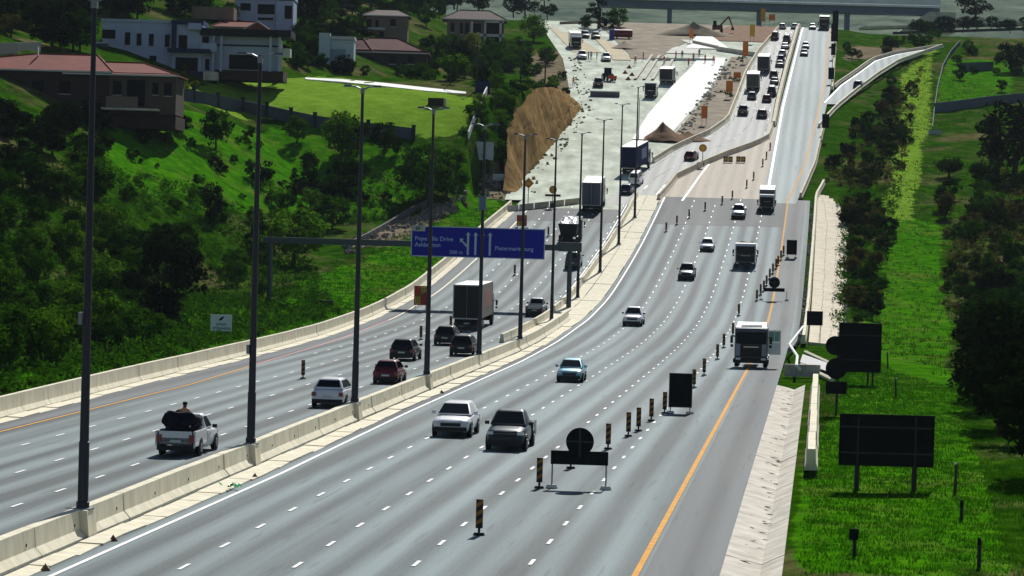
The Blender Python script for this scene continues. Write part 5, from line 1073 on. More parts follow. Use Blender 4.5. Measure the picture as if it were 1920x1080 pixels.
fill([(-30, 250), (170, 255), (190, 390), (-30, 390)], 22, (2.6, 5.0), ['round', 'spread'], ['dark', 'black', 'mid'], 'dark tree in the shaded garden below the red-roofed house', 'trees below the red-roofed house', seed=3)
fill([(330, 370), (480, 375), (640, 400), (590, 450), (420, 430), (300, 420)], 8, (1.6, 3.0), ['round', 'shrub'], ['mid', 'dark', 'light'], 'bushy tree on the lower edge of the garden', 'trees on the lower garden edge', seed=4)
fill([(620, 330), (850, 318), (872, 355), (700, 378), (600, 395)], 8, (2.2, 4.0), ['round', 'shrub', 'spread'], ['dark', 'mid'], 'bushy tree along the stony ditch', 'trees along the stony ditch', seed=5)
fill([(885, 250), (905, 180), (950, 150), (1000, 160), (960, 200), (940, 320), (890, 330)], 26, (1.6, 3.4), ['round', 'shrub'], ['mid', 'light', 'light', 'mid'], 'fresh green bush on the slope left of the cutting', 'bushes left of the cutting', seed=6)
fill([(900, 140), (960, 90), (1010, 85), (1075, 180), (1060, 190), (990, 150), (940, 150)], 26, (2.0, 4.5), ['round', 'shrub'], ['mid', 'dark', 'light'], 'green bush on the slope above the cutting', 'bushes above the cutting', seed=7)
fill([(600, 130), (860, 150), (880, 165), (640, 140)], 12, (1.8, 3.2), ['round', 'shrub'], ['dark', 'mid', 'mid'], 'garden bush behind the white deck', 'bushes behind the white deck', seed=8)
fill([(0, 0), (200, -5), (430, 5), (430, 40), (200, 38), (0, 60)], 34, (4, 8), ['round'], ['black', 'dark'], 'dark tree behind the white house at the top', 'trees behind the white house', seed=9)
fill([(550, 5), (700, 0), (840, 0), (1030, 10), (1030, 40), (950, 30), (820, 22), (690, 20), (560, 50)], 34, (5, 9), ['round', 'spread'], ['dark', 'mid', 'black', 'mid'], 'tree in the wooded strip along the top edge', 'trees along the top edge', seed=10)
fill([(350, 120), (380, 200), (330, 205), (180, 215), (180, 205), (320, 195)], 8, (1.0, 1.7), ['shrub'], ['yellow'], 'yellow-flowering bush in front of the red-roofed house', 'yellow bushes by the red-roofed house', seed=11)
fill([(1575, 360), (1600, 370), (1680, 400), (1672, 470), (1640, 600), (1590, 620), (1588, 480)], 60, (1.2, 3.0), ['round', 'shrub', 'spread'], ['black', 'olive', 'dark', 'dark', 'olive'], 'dark bush in the hedge beside the paved slope', 'hedge beside the paved slope', seed=12)
fill([(1545, 330), (1600, 250), (1680, 150), (1720, 160), (1690, 280), (1640, 350), (1570, 358)], 64, (1.2, 3.2), ['round', 'shrub'], ['dark', 'olive', 'dark', 'black'], 'scrubby bush on the dark slope below the ramp', 'scrub below the ramp', seed=13)
fill([(1770, 330), (1880, 320), (1915, 420), (1910, 560), (1800, 560), (1760, 430)], 34, (1.6, 4.0), ['spread', 'shrub', 'tall'], ['olive', 'olive', 'dark', 'mid'], 'dry olive bush in the field on the right', 'dry bushes in the right field', seed=14)
fill([(1800, 610), (1950, 540), (1950, 790), (1850, 740)], 34, (3, 5.5), ['round', 'spread'], ['black', 'dark'], 'dark tree in the wood at the right edge', 'dark wood at the right edge', seed=15)
fill([(1770, 100), (1930, 90), (1930, 190), (1770, 180)], 12, (1.6, 3.2), ['round', 'shrub'], ['dark', 'mid'], 'bush in the upper right field', 'bushes in the upper right field', seed=16)
fill([(1570, 100), (1640, 72), (1760, 72), (1740, 88), (1600, 118)], 14, (1.5, 3.0), ['shrub', 'round'], ['dark', 'olive', 'mid'], 'bush on the rough ground between the far road and the ramp', 'bushes between far road and ramp', seed=17)
fill([(1340, 205), (1362, 160), (1385, 112), (1400, 100), (1385, 160), (1362, 205)], 9, (.9, 1.6), ['shrub'], ['light', 'mid'], 'small green bush in the strip beside the temporary road', 'bushes beside the temporary road', seed=18)
fill([(-30, 225), (60, 232), (140, 236), (195, 228), (190, 250), (-30, 262)], 14, (2.6, 4.2), ['round', 'shrub'], ['black'], 'very dark bush in front of the red-roofed house', 'dark bushes before the red-roofed house', seed=21)
fill([(0, 60), (80, 100), (185, 100), (188, 60), (100, 20), (0, 20)], 14, (4, 7), ['round'], ['black', 'black', 'dark'], 'dark tree between the pale wall and the white house', 'dark trees left of the white house', seed=22)
fill([(550, 70), (600, 66), (690, 62), (690, 80), (600, 100), (555, 110)], 34, (2, 4), ['round', 'shrub'], ['black', 'dark', 'mid'], 'garden tree left of the white gabled block', 'trees left of the gabled block', seed=23)
fill([(760, 80), (830, 90), (960, 100), (960, 130), (900, 165), (800, 140), (770, 100)], 54, (2.2, 4.4), ['round', 'shrub', 'round'], ['dark', 'black', 'mid', 'mid'], 'bushy tree between the maroon roof and the cutting', 'trees right of the maroon roof', seed=24)
fill([(380, 36), (440, 30), (440, 44), (380, 50)], 6, (2, 3.5), ['round'], ['dark', 'mid'], 'tree beside the small red-roofed house', 'trees by the small red roof', seed=25)
fill([(210, 255), (340, 235), (560, 245), (760, 280), (760, 330), (560, 350), (340, 330), (210, 320)], 30, (.7, 1.9), ['shrub', 'shrub', 'tall'], ['dark', 'mid', 'black'], 'small dark shrub scattered on the garden lawn', 'shrubs on the garden lawn', seed=26)
fill([(520, 345), (600, 350), (730, 372), (730, 386), (600, 372), (520, 365)], 18, (.9, 1.6), ['shrub'], ['black', 'dark'], 'dark clipped hedge bush along the foot of the garden', 'hedge at the garden foot', seed=27, wide=(1.2, 1.6))
fill([(240, 330), (420, 345), (560, 380), (520, 430), (330, 420), (220, 400)], 16, (.8, 2.0), ['shrub', 'round'], ['mid', 'light', 'mid', 'dark'], 'leafy green bush between garden and thicket', 'bushes between garden and thicket', seed=28)
fill([(1760, 560), (1800, 430), (1920, 330), (1940, 560), (1880, 600)], 40, (1.2, 3.0), ['shrub', 'spread', 'round'], ['olive', 'dark', 'dark', 'mid'], 'scrubby bush at the right edge of the field', 'scrub at the right edge', seed=29)
fill([(1560, 300), (1640, 210), (1700, 170), (1720, 230), (1690, 330), (1600, 356)], 44, (.8, 2.0), ['shrub'], ['dark', 'olive', 'black', 'mid'], 'low bush on the shaded embankment right of the far road', 'low bushes on the right embankment', seed=30)
for px, py, hp in ((1872, 806, 190), (1935, 838, 230), (1965, 900, 260), (1912, 770, 200), (1840, 770, 130)): tpx(px, py, hp, 'round', 'black', {1872: 'dark tree at the right edge, level with the large black panel', 1935: 'large dark tree half cut by the right edge', 1965: 'dark tree just outside the right edge, its crown leaning in', 1912: 'dark tree behind the large dark tree at the right edge', 1840: 'smaller dark tree leftmost of the right-edge group'}[px], None, 1.05)
fill([(1690, 54), (1800, 50), (1925, 46), (1925, 64), (1700, 68)], 24, (2.5, 5.5), ['round', 'spread'], ['black', 'dark'], 'low dark tree along the terraces at the top right', 'trees along the top right terraces', seed=31)
fill([(942, 318), (950, 250), (958, 200), (975, 176), (1010, 166), (1060, 176), (1082, 196), (1060, 172), (1010, 158), (960, 168), (940, 220), (930, 300)], 34, (.9, 1.9), ['shrub'], ['mid', 'light', 'dark'], 'small green bush along the rim of the cutting', 'bushes on the cutting rim', seed=32)
fill([(550, 20), (690, 10), (840, 10), (840, 40), (770, 60), (690, 60), (560, 70)], 30, (2.5, 5), ['round', 'spread'], ['black', 'dark', 'mid'], 'dark tree between the beige houses and the top edge', 'trees around the beige houses', seed=33)
fill([(545, 118), (600, 112), (605, 140), (560, 140)], 10, (1.5, 3), ['round', 'shrub'], ['black', 'dark'], 'dark bush below the trees left of the gabled block', 'bushes left of the gabled block', seed=34)
# palm beside the white house
p = T(515, 158); k = p.y / F; pm = thing('palm_tree', p, 'dark palm tree with a thick trunk at the right end of the white house', 'palm tree')
b = MB(); b.tube((0, 0, -.3), (.1, 0, 62 * k), .42, .34, 10); b.build('trunk', M_BARK, pm, True)
rng = np.random.default_rng(5); cs = []
for a in np.linspace(0, 6.28, 22):
    e_ = rng.uniform(-.5, 1.0)
    for t in np.linspace(.15, 1, 7): cs.append((math.cos(a) * t * 2.0, math.sin(a) * t * 2.0, 62 * k + e_ * t * 1.6 - 1.3 * t * t + .7))
v, t = leaf_cloud(rng, cs, [.28] * len(cs), 14, .26); link('crown', cloud_mesh('crown', v, t, LM['black']), pm)
# ------------------------------------------------------------------ grass and undergrowth
def scatter(polys, n, seed):
    rnd = np.random.default_rng(seed); out = []
    for poly in polys:
        g = ground_of(poly); gx = [q[0] for q in g]; gy = [q[1] for q in g]
        area = .5 * abs(sum(g[i][0] * g[i - 1][1] - g[i - 1][0] * g[i][1] for i in range(len(g))))
        c = int(n * area); x = rnd.uniform(min(gx), max(gx), c * 4); y = rnd.uniform(min(gy), max(gy), c * 4); ok = inpoly(x, y, g); x, y = x[ok][:c], y[ok][:c]
        dl, drr = corL(y) - x, x - corR(y); k = (dl > .5) | (drr > .5); out.append(np.stack([x[k], y[k]], -1))
    return np.concatenate(out)
def blades(name, pts, hmin, hmax, wd, m, label, seed, per=5, spread=.14):
    rng = np.random.default_rng(seed); n = len(pts); z = terr(pts[:, 0], pts[:, 1]); b0 = np.repeat(np.stack([pts[:, 0], pts[:, 1], z], -1), per, 0); N = n * per
    b0[:, :2] += rng.normal(size=(N, 2)) * spread; a = rng.uniform(0, 6.28, N); h_ = rng.uniform(hmin, hmax, N) * np.repeat(rng.uniform(.5, 1.2, n), per); d = np.stack([np.cos(a), np.sin(a), 0 * a], -1)
    ln = rng.normal(size=(N, 3)) * .35; ln[:, 2] = 1; tip = b0 + ln * h_[:, None]
    v = np.stack([b0 - d * wd, b0 + d * wd, tip], 1).reshape(-1, 3); b = MB(); b.v = v.tolist(); b.f = [(3 * i, 3 * i + 1, 3 * i + 2) for i in range(N)]; b.tone = np.repeat(np.repeat(rng.uniform(0, .6, n), per) + rng.uniform(0, .4, N), 3).tolist()
    o = b.build(name, m); return tag(o, label, 'grass', kind='stuff')
GM = leafmat('grass blades', (.008, .055, .001), (.055, .19, .004), .25); GM2 = leafmat('rough grass blades', (.014, .045, .002), (.06, .12, .006), .25)
blades('grass', scatter([[(1478, 1085), (1940, 1085), (1940, 760), (1680, 700), (1590, 640), (1515, 760)]], 9, 1), .06, .2, .022, GM, 'short bright green grass on the near right verge', 1)
blades('rough_grass', scatter([[(1600, 640), (1940, 760), (1940, 300), (1660, 300)], [(1540, 330), (1660, 300), (1900, 180), (1700, 100)]], .7, 2), .12, .4, .04, GM2, 'rough grass in the field right of the road', 2)
blades('rough_grass', scatter([[(0, 750), (440, 640), (700, 575), (940, 390), (860, 370), (700, 460), (400, 560), (0, 690)]], 4, 3), .08, .28, .035, GM, 'rough grass behind the left barrier', 3)
pts = scatter([[(0, 750), (440, 640), (640, 590), (560, 430), (300, 330), (0, 300)], [(560, 430), (860, 372), (720, 330), (450, 330)], [(1560, 620), (1640, 600), (1690, 350), (1580, 350)]], .55, 4); rng = np.random.default_rng(3)
z = terr(pts[:, 0], pts[:, 1]); v, t = leaf_cloud(rng, np.stack([pts[:, 0], pts[:, 1], z + .35], -1), rng.uniform(.3, .9, len(pts)), 22, .16)
_p2 = scatter([[(1545, 340), (1690, 170), (1740, 110), (1720, 200), (1690, 350), (1590, 358)], [(1760, 560), (1790, 430), (1880, 320), (1940, 330), (1940, 600), (1860, 640)]], .5, 5)
v2, t2 = leaf_cloud(rng, np.stack([_p2[:, 0], _p2[:, 1], terr(_p2[:, 0], _p2[:, 1]) + .3], -1), rng.uniform(.3, .9, len(_p2)), 20, .2)
tag(link('scrub', cloud_mesh('scrub', v2, t2, LM['olive'])), 'olive brown scrub covering the slopes right of the road', 'scrub', kind='stuff')
tag(link('undergrowth', cloud_mesh('undergrowth', v, t, LM['mid'])), 'tangled undergrowth between the trees left of the road', 'undergrowth', kind='stuff')
# ------------------------------------------------------------------ fresh cutting beside the site
def cutting():
    b = MB(); ys = np.linspace(429, 553, 70); nv = 16; rng = np.random.default_rng(4); uv = []
    for y in ys:
        x0 = float(corL(y)); h_ = float(hcut(y)); g = .7 * math.sin(y * .22 + 1) + .35 * math.sin(y * .55) - 1.6 * math.exp(-((y - 484) / 3.0) ** 2)
        for k in range(nv + 1):
            t = k / nv; d = 1.9 * t ** 1.5 + .5 * t + (.13 * rng.normal() - g * .6 * math.sin(t * 2.6 + .2)) * min(1, h_ / 4)
            b.v.append((x0 + .75 - d * 1.0, y - 1.2 * t, float(zR(y)) - .2 + (h_ + .35) * t))
    n = nv + 1; b.f = [(i * n + k, (i + 1) * n + k, (i + 1) * n + k + 1, i * n + k + 1) for i in range(len(ys) - 1) for k in range(nv)]
    # near end turns the corner into the hillside
    o = len(b.v); cols = 14; y = 423.0; base = [b.v[k] for k in range(n)]
    m_ = mat('tan cut earth', (.17, .10, .04), .95, spec=.0, col2=(.40, .265, .125), scale=.9, detail=10, bump=1.0, stretch=(1, 1, .3))
    ob_ = b.build('cutting', m_, None, True, 70); return tag(ob_, 'tall brown earth cutting face with vertical streaks beside the building site', 'earth cutting')
cutting()
def rocks(name, pts, rmin, rmax, m, label, seed, cat='rocks'):
    rnd = random.Random(seed); b = MB()
    for p in pts:
        r_ = rnd.uniform(rmin, rmax); n = 6
        ring0 = [(p[0] + r_ * rnd.uniform(.7, 1.2) * math.cos(k * 1.047), p[1] + r_ * rnd.uniform(.7, 1.2) * math.sin(k * 1.047), p[2] - .1) for k in range(n)]
        ring1 = [(p[0] + r_ * rnd.uniform(.4, .7) * math.cos(k * 1.047 + .3), p[1] + r_ * rnd.uniform(.4, .7) * math.sin(k * 1.047 + .3), p[2] + r_ * rnd.uniform(.5, .9)) for k in range(n)]
        b.loft([ring0, ring1])
    return tag(b.build(name, m), label, cat, kind='stuff')
rnd = random.Random(12)
M_ROCK = mat('grey rock', (.22, .20, .18), .9, var=.4, scale=2); M_ROCKP = mat('pale rubble', (.46, .43, .37), .9, var=.3, scale=2)
pp = []
for i in range(240):
    t = rnd.random(); x = 645 + 240 * t; y = 472 - 98 * t + rnd.uniform(-18, 12); pp.append(T(x, y))
rocks('ditch_stones', pp, .12, .5, M_ROCK, 'grey stones lining the ditch above the green bank', 6)
pp = [Vector((float(corL(y)) + rnd.uniform(.5, 3), y, float(zR(y)))) for y in [rnd.uniform(424, 640) for _ in range(150)]]
rocks('rubble', pp, .1, .42, M_BRN, 'brown rubble along the foot of the cutting', 7)
pp = []
for i in range(170):
    t = rnd.random(); x = 1268 + 90 * t; y = 248 - 135 * t; pp.append(G(x + rnd.uniform(0, 26), y + rnd.uniform(-6, 10)))
rocks('rubble', pp, .15, .6, M_ROCKP, 'pale rubble beside the white slab', 8)
pp = [T(rnd.uniform(895, 975), rnd.uniform(335, 375)) for _ in range(70)]
rocks('rubble', pp, .15, .5, M_ROCK, 'stones at the near foot of the cutting', 9)
pp = []
for i in range(260):
    y = rnd.uniform(268, 425); pp.append(Vector((float(Xm(y)) + rnd.choice((24.45, 24.6, 29.0 if 290 < y < 410 else 28.2)) + rnd.uniform(-.12, .2), y, float(zR(y)) - .05)))
rocks('edge_stones', pp, .06, .22, M_ROCKP, 'rough stones along both edges of the paved slope', 10)
# open concrete ditch wall
wall_line('ditch_wall', [(648, 468), (690, 448), (730, 425), (770, 400), (800, 385)], .8, .3, mat('dark stained concrete', (.12, .12, .12), .9, var=.3, scale=1), 'dark stained ditch wall winding above the green bank')
p = T(605, 572); b = MB(); b.box((0, 0, .15), (2.2, 1.0, .7)); o = b.build('drain_inlet', mat('black drain box', (.02, .02, .02), .9)); o.location = p; tag(o, 'low black drain inlet on the grass bank', 'drain inlet')
# ------------------------------------------------------------------ bridge far behind
BY = 1010.0; br = thing('bridge', at(1420, 60, BY), 'long grey concrete road bridge crossing behind the crest', 'bridge'); M_BR = mat('grey bridge concrete', (.80, .82, .85), .8, var=.12, scale=.2); M_BRD = mat('girder concrete in shade tone', (.15, .18, .27), .8, var=.1, scale=.2)  # shade coloured into girder and piers, light into deck and parapet
def bp(px, py): return at(px, py, BY) - br.location
a, c = bp(1120, 14), bp(1760, 4); bx0, bx1 = a.x, c.x; zg1 = bp(1420, 21).z; zg2 = bp(1420, 8).z; zp = bp(1420, 0).z
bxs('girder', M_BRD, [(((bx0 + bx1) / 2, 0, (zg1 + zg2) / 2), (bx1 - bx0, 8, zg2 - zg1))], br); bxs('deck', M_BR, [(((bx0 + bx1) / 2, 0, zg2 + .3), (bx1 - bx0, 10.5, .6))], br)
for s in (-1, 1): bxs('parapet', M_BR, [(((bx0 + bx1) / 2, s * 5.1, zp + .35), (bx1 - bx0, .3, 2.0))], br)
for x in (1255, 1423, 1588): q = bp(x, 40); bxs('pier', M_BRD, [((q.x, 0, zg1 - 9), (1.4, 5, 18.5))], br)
q = bp(1722, 12); b = MB(); b.add([(q.x - 7, -6, zg1 - 6), (q.x + 12, -6, zg1 - 6), (q.x + 12, -6, zg1 + 1), (q.x + 3, -6, zg1 + 1), (q.x - 7, 8, zg1 - 6), (q.x + 12, 8, zg1 - 6), (q.x + 12, 8, zg1 + 1), (q.x + 3, 8, zg1 + 1)], [(0, 1, 2, 3), (4, 7, 6, 5), (0, 3, 7, 4), (3, 2, 6, 7), (0, 4, 5, 1)]); b.build('abutment', M_CONC2, br)
# ------------------------------------------------------------------ poles and lines beside the houses
def upole(px, py, hpx, label, arm=1.6):
    p = T(px, py); k = p.y / F; r_ = thing('utility_pole', p, label, 'utility pole'); h_ = hpx * k; b = MB(); b.tube((0, 0, -.4), (0, 0, h_), .16, .11, 8); b.build('pole', M_BARK, r_); bxs('crossarm', M_BARK, [((0, 0, h_ - .7), (arm * 2, .14, .14))], r_)
    for x in (-arm * .8, 0, arm * .8): b = MB(); b.tube((x, 0, h_ - .63), (x, 0, h_ - .35), .07, .05, 6); b.build('insulator', M_TRIM, r_)
    return r_, h_
upole(976, 156, 86, 'wooden utility pole beside the bright green tree', .2); upole(1022, 150, 60, 'wooden utility pole with crossarm on the brown slope')
r_, h_ = upole(893, 172, 92, 'black utility pole with stays above the white garden wall', .2)
for dx, dz in ((-5.5, -.3), (1.8, .1)): b = MB(); b.tube((0, 0, h_ * .78), (dx, .2, dz), .07 if dx < 0 else .05, n=5); b.build('stay', M_BLK, r_)
bxs('transformer_box', M_HDBL, [((1.0, 0, .7), (2.4, 1.2, 1.9))], r_)
for q in ((1144, 50, 1193, 60, 1196, 40),): pass
for px, py, hp, lb in ((1197, 262, 78, 'thin lamp pole standing behind the blue truck'), (905, 348, 20, 'short pole at the near foot of the cutting')):
    p = G(px, py) if px > 1000 else T(px, py); k = p.y / F; r_ = thing('site_pole', p, lb, 'pole'); b = MB(); b.tube((0, 0, 0), (0, 0, hp * k), .09, .05, 8); b.build('pole', M_POLE2, r_); bxs('bracket', M_POLE2, [((.3, 0, hp * k), (.8, .1, .08))], r_)
# ------------------------------------------------------------------ people
def person_mesh(pose):
    J = {'stand': [(0, 0, .95), (0, 0, 1.18), (0, .01, 1.42), (0, .02, 1.52), (0, .03, 1.66), (.10, 0, .90), (.12, .02, .50), (.12, -.02, .09), (.12, .12, .04), (-.10, 0, .90), (-.13, .03, .50), (-.13, -.02, .09), (-.13, .12, .04), (.20, 0, 1.40), (.25, -.02, 1.14), (.24, .08, .88), (-.20, 0, 1.40), (-.26, -.01, 1.14), (-.24, .10, .90)],
         'sit': [(0, 0, .14), (0, -.02, .36), (0, .0, .58), (0, .03, .68), (0, .06, .82), (.10, .04, .13), (.16, .42, .30), (.16, .50, .02), (.16, .62, .0), (-.10, .04, .13), (-.16, .42, .32), (-.16, .50, .02), (-.16, .62, .0), (.20, 0, .56), (.27, .08, .32), (.18, .30, .26), (-.20, 0, .56), (-.27, .08, .32), (-.18, .30, .26)]}[pose]
    E_ = [(0, 1), (1, 2), (2, 3), (3, 4), (0, 5), (5, 6), (6, 7), (7, 8), (0, 9), (9, 10), (10, 11), (11, 12), (2, 13), (13, 14), (14, 15), (2, 16), (16, 17), (17, 18)]
    RD = [.13, .125, .12, .06, .135, .09, .062, .045, .045, .09, .062, .045, .045, .06, .045, .036, .06, .045, .036]
    me = bpy.data.meshes.new('person'); me.from_pydata(J, E_, []); o = bpy.data.objects.new('tmp', me); COL.objects.link(o); o.modifiers.new('s', 'SKIN')
    for v, r_ in zip(me.skin_vertices[0].data, RD): v.radius = (r_, r_ * .85)
    me.skin_vertices[0].data[0].use_root = True; md = o.modifiers.new('u', 'SUBSURF'); md.levels = 2
    dg = bpy.context.evaluated_depsgraph_get(); r2 = bpy.data.meshes.new_from_object(o.evaluated_get(dg)); bpy.data.objects.remove(o); r2.name = 'person'
    r2.polygons.foreach_set('use_smooth', [True] * len(r2.polygons)); return r2
M_SKIN = mat('brown skin', (.16, .085, .05), .6); M_VEST = mat('orange work clothes', (.62, .12, .03), .8); M_TROU = mat('navy trousers', (.03, .035, .06), .85)
def clothe(me, top, low, zc, zneck, zsleeve=0.0):
    me.materials.clear()
    for m in (top, low, M_SKIN): me.materials.append(m)
    idx = []
    for p in me.polygons:
        c = p.center; idx.append(2 if c.z > zneck or (abs(c.x) > .21 and c.z < zsleeve) else 0 if c.z > zc else 1)
    me.polygons.foreach_set('material_index', idx); return me
PST = clothe(person_mesh('stand'), M_VEST, M_TROU, .92, 1.49, 1.0); PST2 = clothe(person_mesh('stand'), mat('dark blue overall', (.03, .04, .09), .85), M_TROU, .92, 1.49, 1.0)
def head_bits(me_name, z, y, hat): b = MB(); b.loft([[((.115 if k < 2 else .10 if k < 3 else .05) * math.cos(i * .7854), y + (.125 if k < 2 else .11 if k < 3 else .05) * math.sin(i * .7854), z + (0, .03, .09, .125)[k]) for i in range(8)] for k in range(4)]); return b.mesh(me_name, hat, True)
HAT = head_bits('hard_hat', 1.66, .03, mat('white hard hat', (.7, .7, .66), .4)); HAIR = head_bits('hair', .80, .055, mat('black hair', (.012, .010, .010), .8))
ps = link('person', clothe(person_mesh('sit'), mat('peach shirt', (.80, .36, .22), .8), mat('purple trousers', (.045, .02, .09), .85), .30, .66, .22)); link('hair', HAIR, ps)
ps.matrix_world = pu.matrix_world @ Matrix.Translation((.05, -1.1, 1.38)); tag(ps, 'person in a peach top and purple trousers sitting on the pickup load', 'person')
WK = [(1191, 122, 'worker in orange at the near end of the brown strip'), (1206, 113, 'worker in orange beside the concrete kerbs'), (1245, 122, 'worker in orange standing behind the black site truck'), (1267, 112, 'worker in orange at the edge of the pale grey slab'), (1279, 111, 'worker in dark blue right of the slab worker'), (1291, 126, 'worker in orange among the rubble, lower of two'), (1300, 116, 'worker in orange among the rubble, upper of two'), (1311, 108, 'worker in dark clothes beside the white slab end'), (1322, 118, 'worker in orange left on the far end of the white slab'), (1338, 121, 'worker in orange right on the far end of the white slab'),
      (1103, 113, 'dark-clothed worker left of the pair between the pickups'), (1108, 113, 'dark-clothed worker right of the pair between the pickups'), (1119, 114, 'dark-clothed worker alone beside the white pickup'), (1075, 162, 'worker in orange at the left edge of the gravel')]
for i, (px, py, lb) in enumerate(WK):
    o = link('person', PST2 if 'dark' in lb else PST); o.location = G(px, py, .12); o.rotation_euler = (0, 0, i * 1.7); o.scale = (1.15,) * 3; link('hard_hat', HAT, o); tag(o, lb, 'worker', 'workers on the building site')
# ------------------------------------------------------------------ site vehicles and gear
sf = lambda y: toe(y) + 12
car('pickup', PW, 1092, 112, ON, 'white pickup truck on the site left of the workers', 'pickup truck', f=sf); car('pickup', PW, 1137, 116, ON, 'white pickup truck on the site right of the workers', 'pickup truck', f=sf)
car('pickup', PG, 1122, 165, AW, 'dark pickup truck behind the white water pipe', 'pickup truck', f=sf)
box_truck(1080, 92, ON, 'white-cabbed site truck at the head of the gravel', 2.5, 3.4, 7.5, PW, PW, f=sf)
box_truck(1249, 160, AW, 'black-backed site truck beside the white slab', 2.7, 3.3, 7, mat('black site box', (.02, .02, .025), .6), PW, mat('black site door', (.012, .012, .016), .6), f=slL)
tipper(1219, 185, ON, 'small pale dumper with a dark green cab on the gravel', paint('dull green cab', (.05, .09, .09)), L=5.5, W=2.2, binm=mat('pale dumper bin', (.5, .48, .44), .6), bin_h=.8, f=slL, name='dumper_truck')
car('suv', PK, 1118, 74, ON, 'dark vehicle parked under the tall black conifer', 'car', f=sf); car('suv', PN, 1098, 72, ON, 'dark blue vehicle parked left of the tall black conifer', 'car', f=sf)
def tractor(px, py, label):
    r_ = thing('tractor', G(px, py), label, 'tractor', None, .3); M_TG = paint('dark green machine paint', (.03, .07, .05))
    b = MB(); b.box((0, -.6, 1.0), (.8, 1.9, .7), bev=.1); b.build('bonnet', M_TG, r_); b = MB(); b.box((0, .9, 1.7), (1.4, 1.4, 1.7), bev=.15, top=(.85, .85)); b.build('cab', M_GLASS, r_); bxs('cab_roof', M_TG, [((0, .9, 2.62), (1.5, 1.5, .14))], r_); bxs('front_loader', M_REDS, [((0, -2.0, .7), (1.7, .5, .6))], r_)
    add_wheels(r_, (.95,), 1.1, .8, .45); add_wheels(r_, (-1.2,), .95, .5, .35); return r_
tractor(1142, 152, 'green tractor with a red front loader on the gravel')
p = G(1134, 181); wp = thing('water_pipe', p, 'long white-topped culvert block lying on the gravel', 'concrete block'); bxs('block', mat('dark grey block face', (.12, .11, .13), .8), [((0, 0, .45), (5.6, 1.6, .9))], wp); bxs('cap', mat('white cap', (.75, .75, .75), .7), [((0, 0, .95), (5.8, 1.8, .16))], wp)
p = G(1147, 74); tl = thing('portable_toilet', p, 'blue portable toilet with a white roof behind the site', 'portable toilet'); bxs('cabin', mat('blue plastic', (.03, .05, .35), .5), [((0, 0, 1.1), (1.2, 1.2, 2.2))], tl); b = MB(); b.box((0, 0, 2.3), (1.3, 1.3, .25), top=(.7, .7)); b.build('roof', M_TRIM, tl); bxs('door', mat('darker blue door', (.02, .03, .2), .5), [((0, -.62, 1.05), (.8, .04, 1.8))], tl)
p = G(1168, 73); tk_ = thing('fuel_tank', p, 'dark red cylindrical tank beside the portable toilet', 'tank'); b = MB(); b.tube((-2.2, 0, 1.3), (2.2, 0, 1.3), .9, n=16); b.build('tank', mat('dark red tank paint', (.16, .02, .02), .5), tk_, True, 50); 
for x in (-1.4, 1.4): bxs('cradle', M_CHAS, [((x, 0, .35), (.3, 1.4, .7))], tk_)
def excavator(px, py, label, m, sc=1.0):
    r_ = thing('excavator', G(px, py), label, 'excavator'); 
    for s in (-1, 1): b = MB(); b.box((s * 1.0, 0, .45), (.5, 3.2, .9), bev=.3); b.build('track', M_TYRE, r_)
    b = MB(); b.box((0, .4, 1.4), (2.4, 2.6, 1.0), bev=.15); b.build('house', m, r_); b = MB(); b.box((-.7, -.4, 2.2), (.9, 1.2, 1.5), bev=.1, top=(.85, .85)); b.build('cab', M_GLASS, r_)
    b = MB(); b.tube((.4, -.6, 1.6), (2.6, -.8, 4.0), .25, .2, 6); b.build('boom', m, r_); b = MB(); b.tube((2.6, -.8, 4.0), (3.6, -1, 1.4), .2, .14, 6); b.build('stick', m, r_); b = MB(); b.box((3.6, -1, 1.1), (.8, .7, .7), top=(.6, .8)); b.build('bucket', M_CHAS, r_); r_.scale = (sc,) * 3; return r_
excavator(1345, 62, 'dark brown excavator on the red soil before the bridge', mat('brown machine paint', (.13, .05, .03), .6))
for px0, py0, px1, py1, hh, m_, lb in ((1300, 82, 1345, 92, .8, M_CONC2, 'grey kerb wall slanting behind the white slab'), (1345, 95, 1415, 106, 1.0, M_CONC2, 'grey kerb wall behind the white slab, right part'), (1222, 113, 1340, 114, .5, M_TRIM, 'thin pale kerb wall across the end of the pale grey slab')):
    a, c = G(px0, py0), G(px1, py1); r_ = thing('kerb_wall', a, lb, 'wall'); d = c - a; n_ = Vector((d.y, -d.x, 0)).normalized() * .3; b = MB(); up = Vector((0, 0, hh)); o_ = Vector((0, 0, 0)); b.loft([[o_ + n_, o_ - n_, o_ - n_ + up, o_ + n_ + up], [d + n_, d - n_, d - n_ + up, d + n_ + up]]); b.build('wall', m_, r_)
# orange mesh fencing bits and stacked pipes near the strip
for i, (px, py) in enumerate([(1180, 128), (1172, 138), (1185, 142), (1178, 150)]):
    r_ = heap('rubble_pile', G(px, py), .9, .9, .8, mat('red brick rubble', (.28, .10, .06), .9, var=.4, scale=3), ['top', 'second', 'third', 'lowest'][i] + ' of four small red rubble piles beside the kerbs', 'rubble', 20 + i)
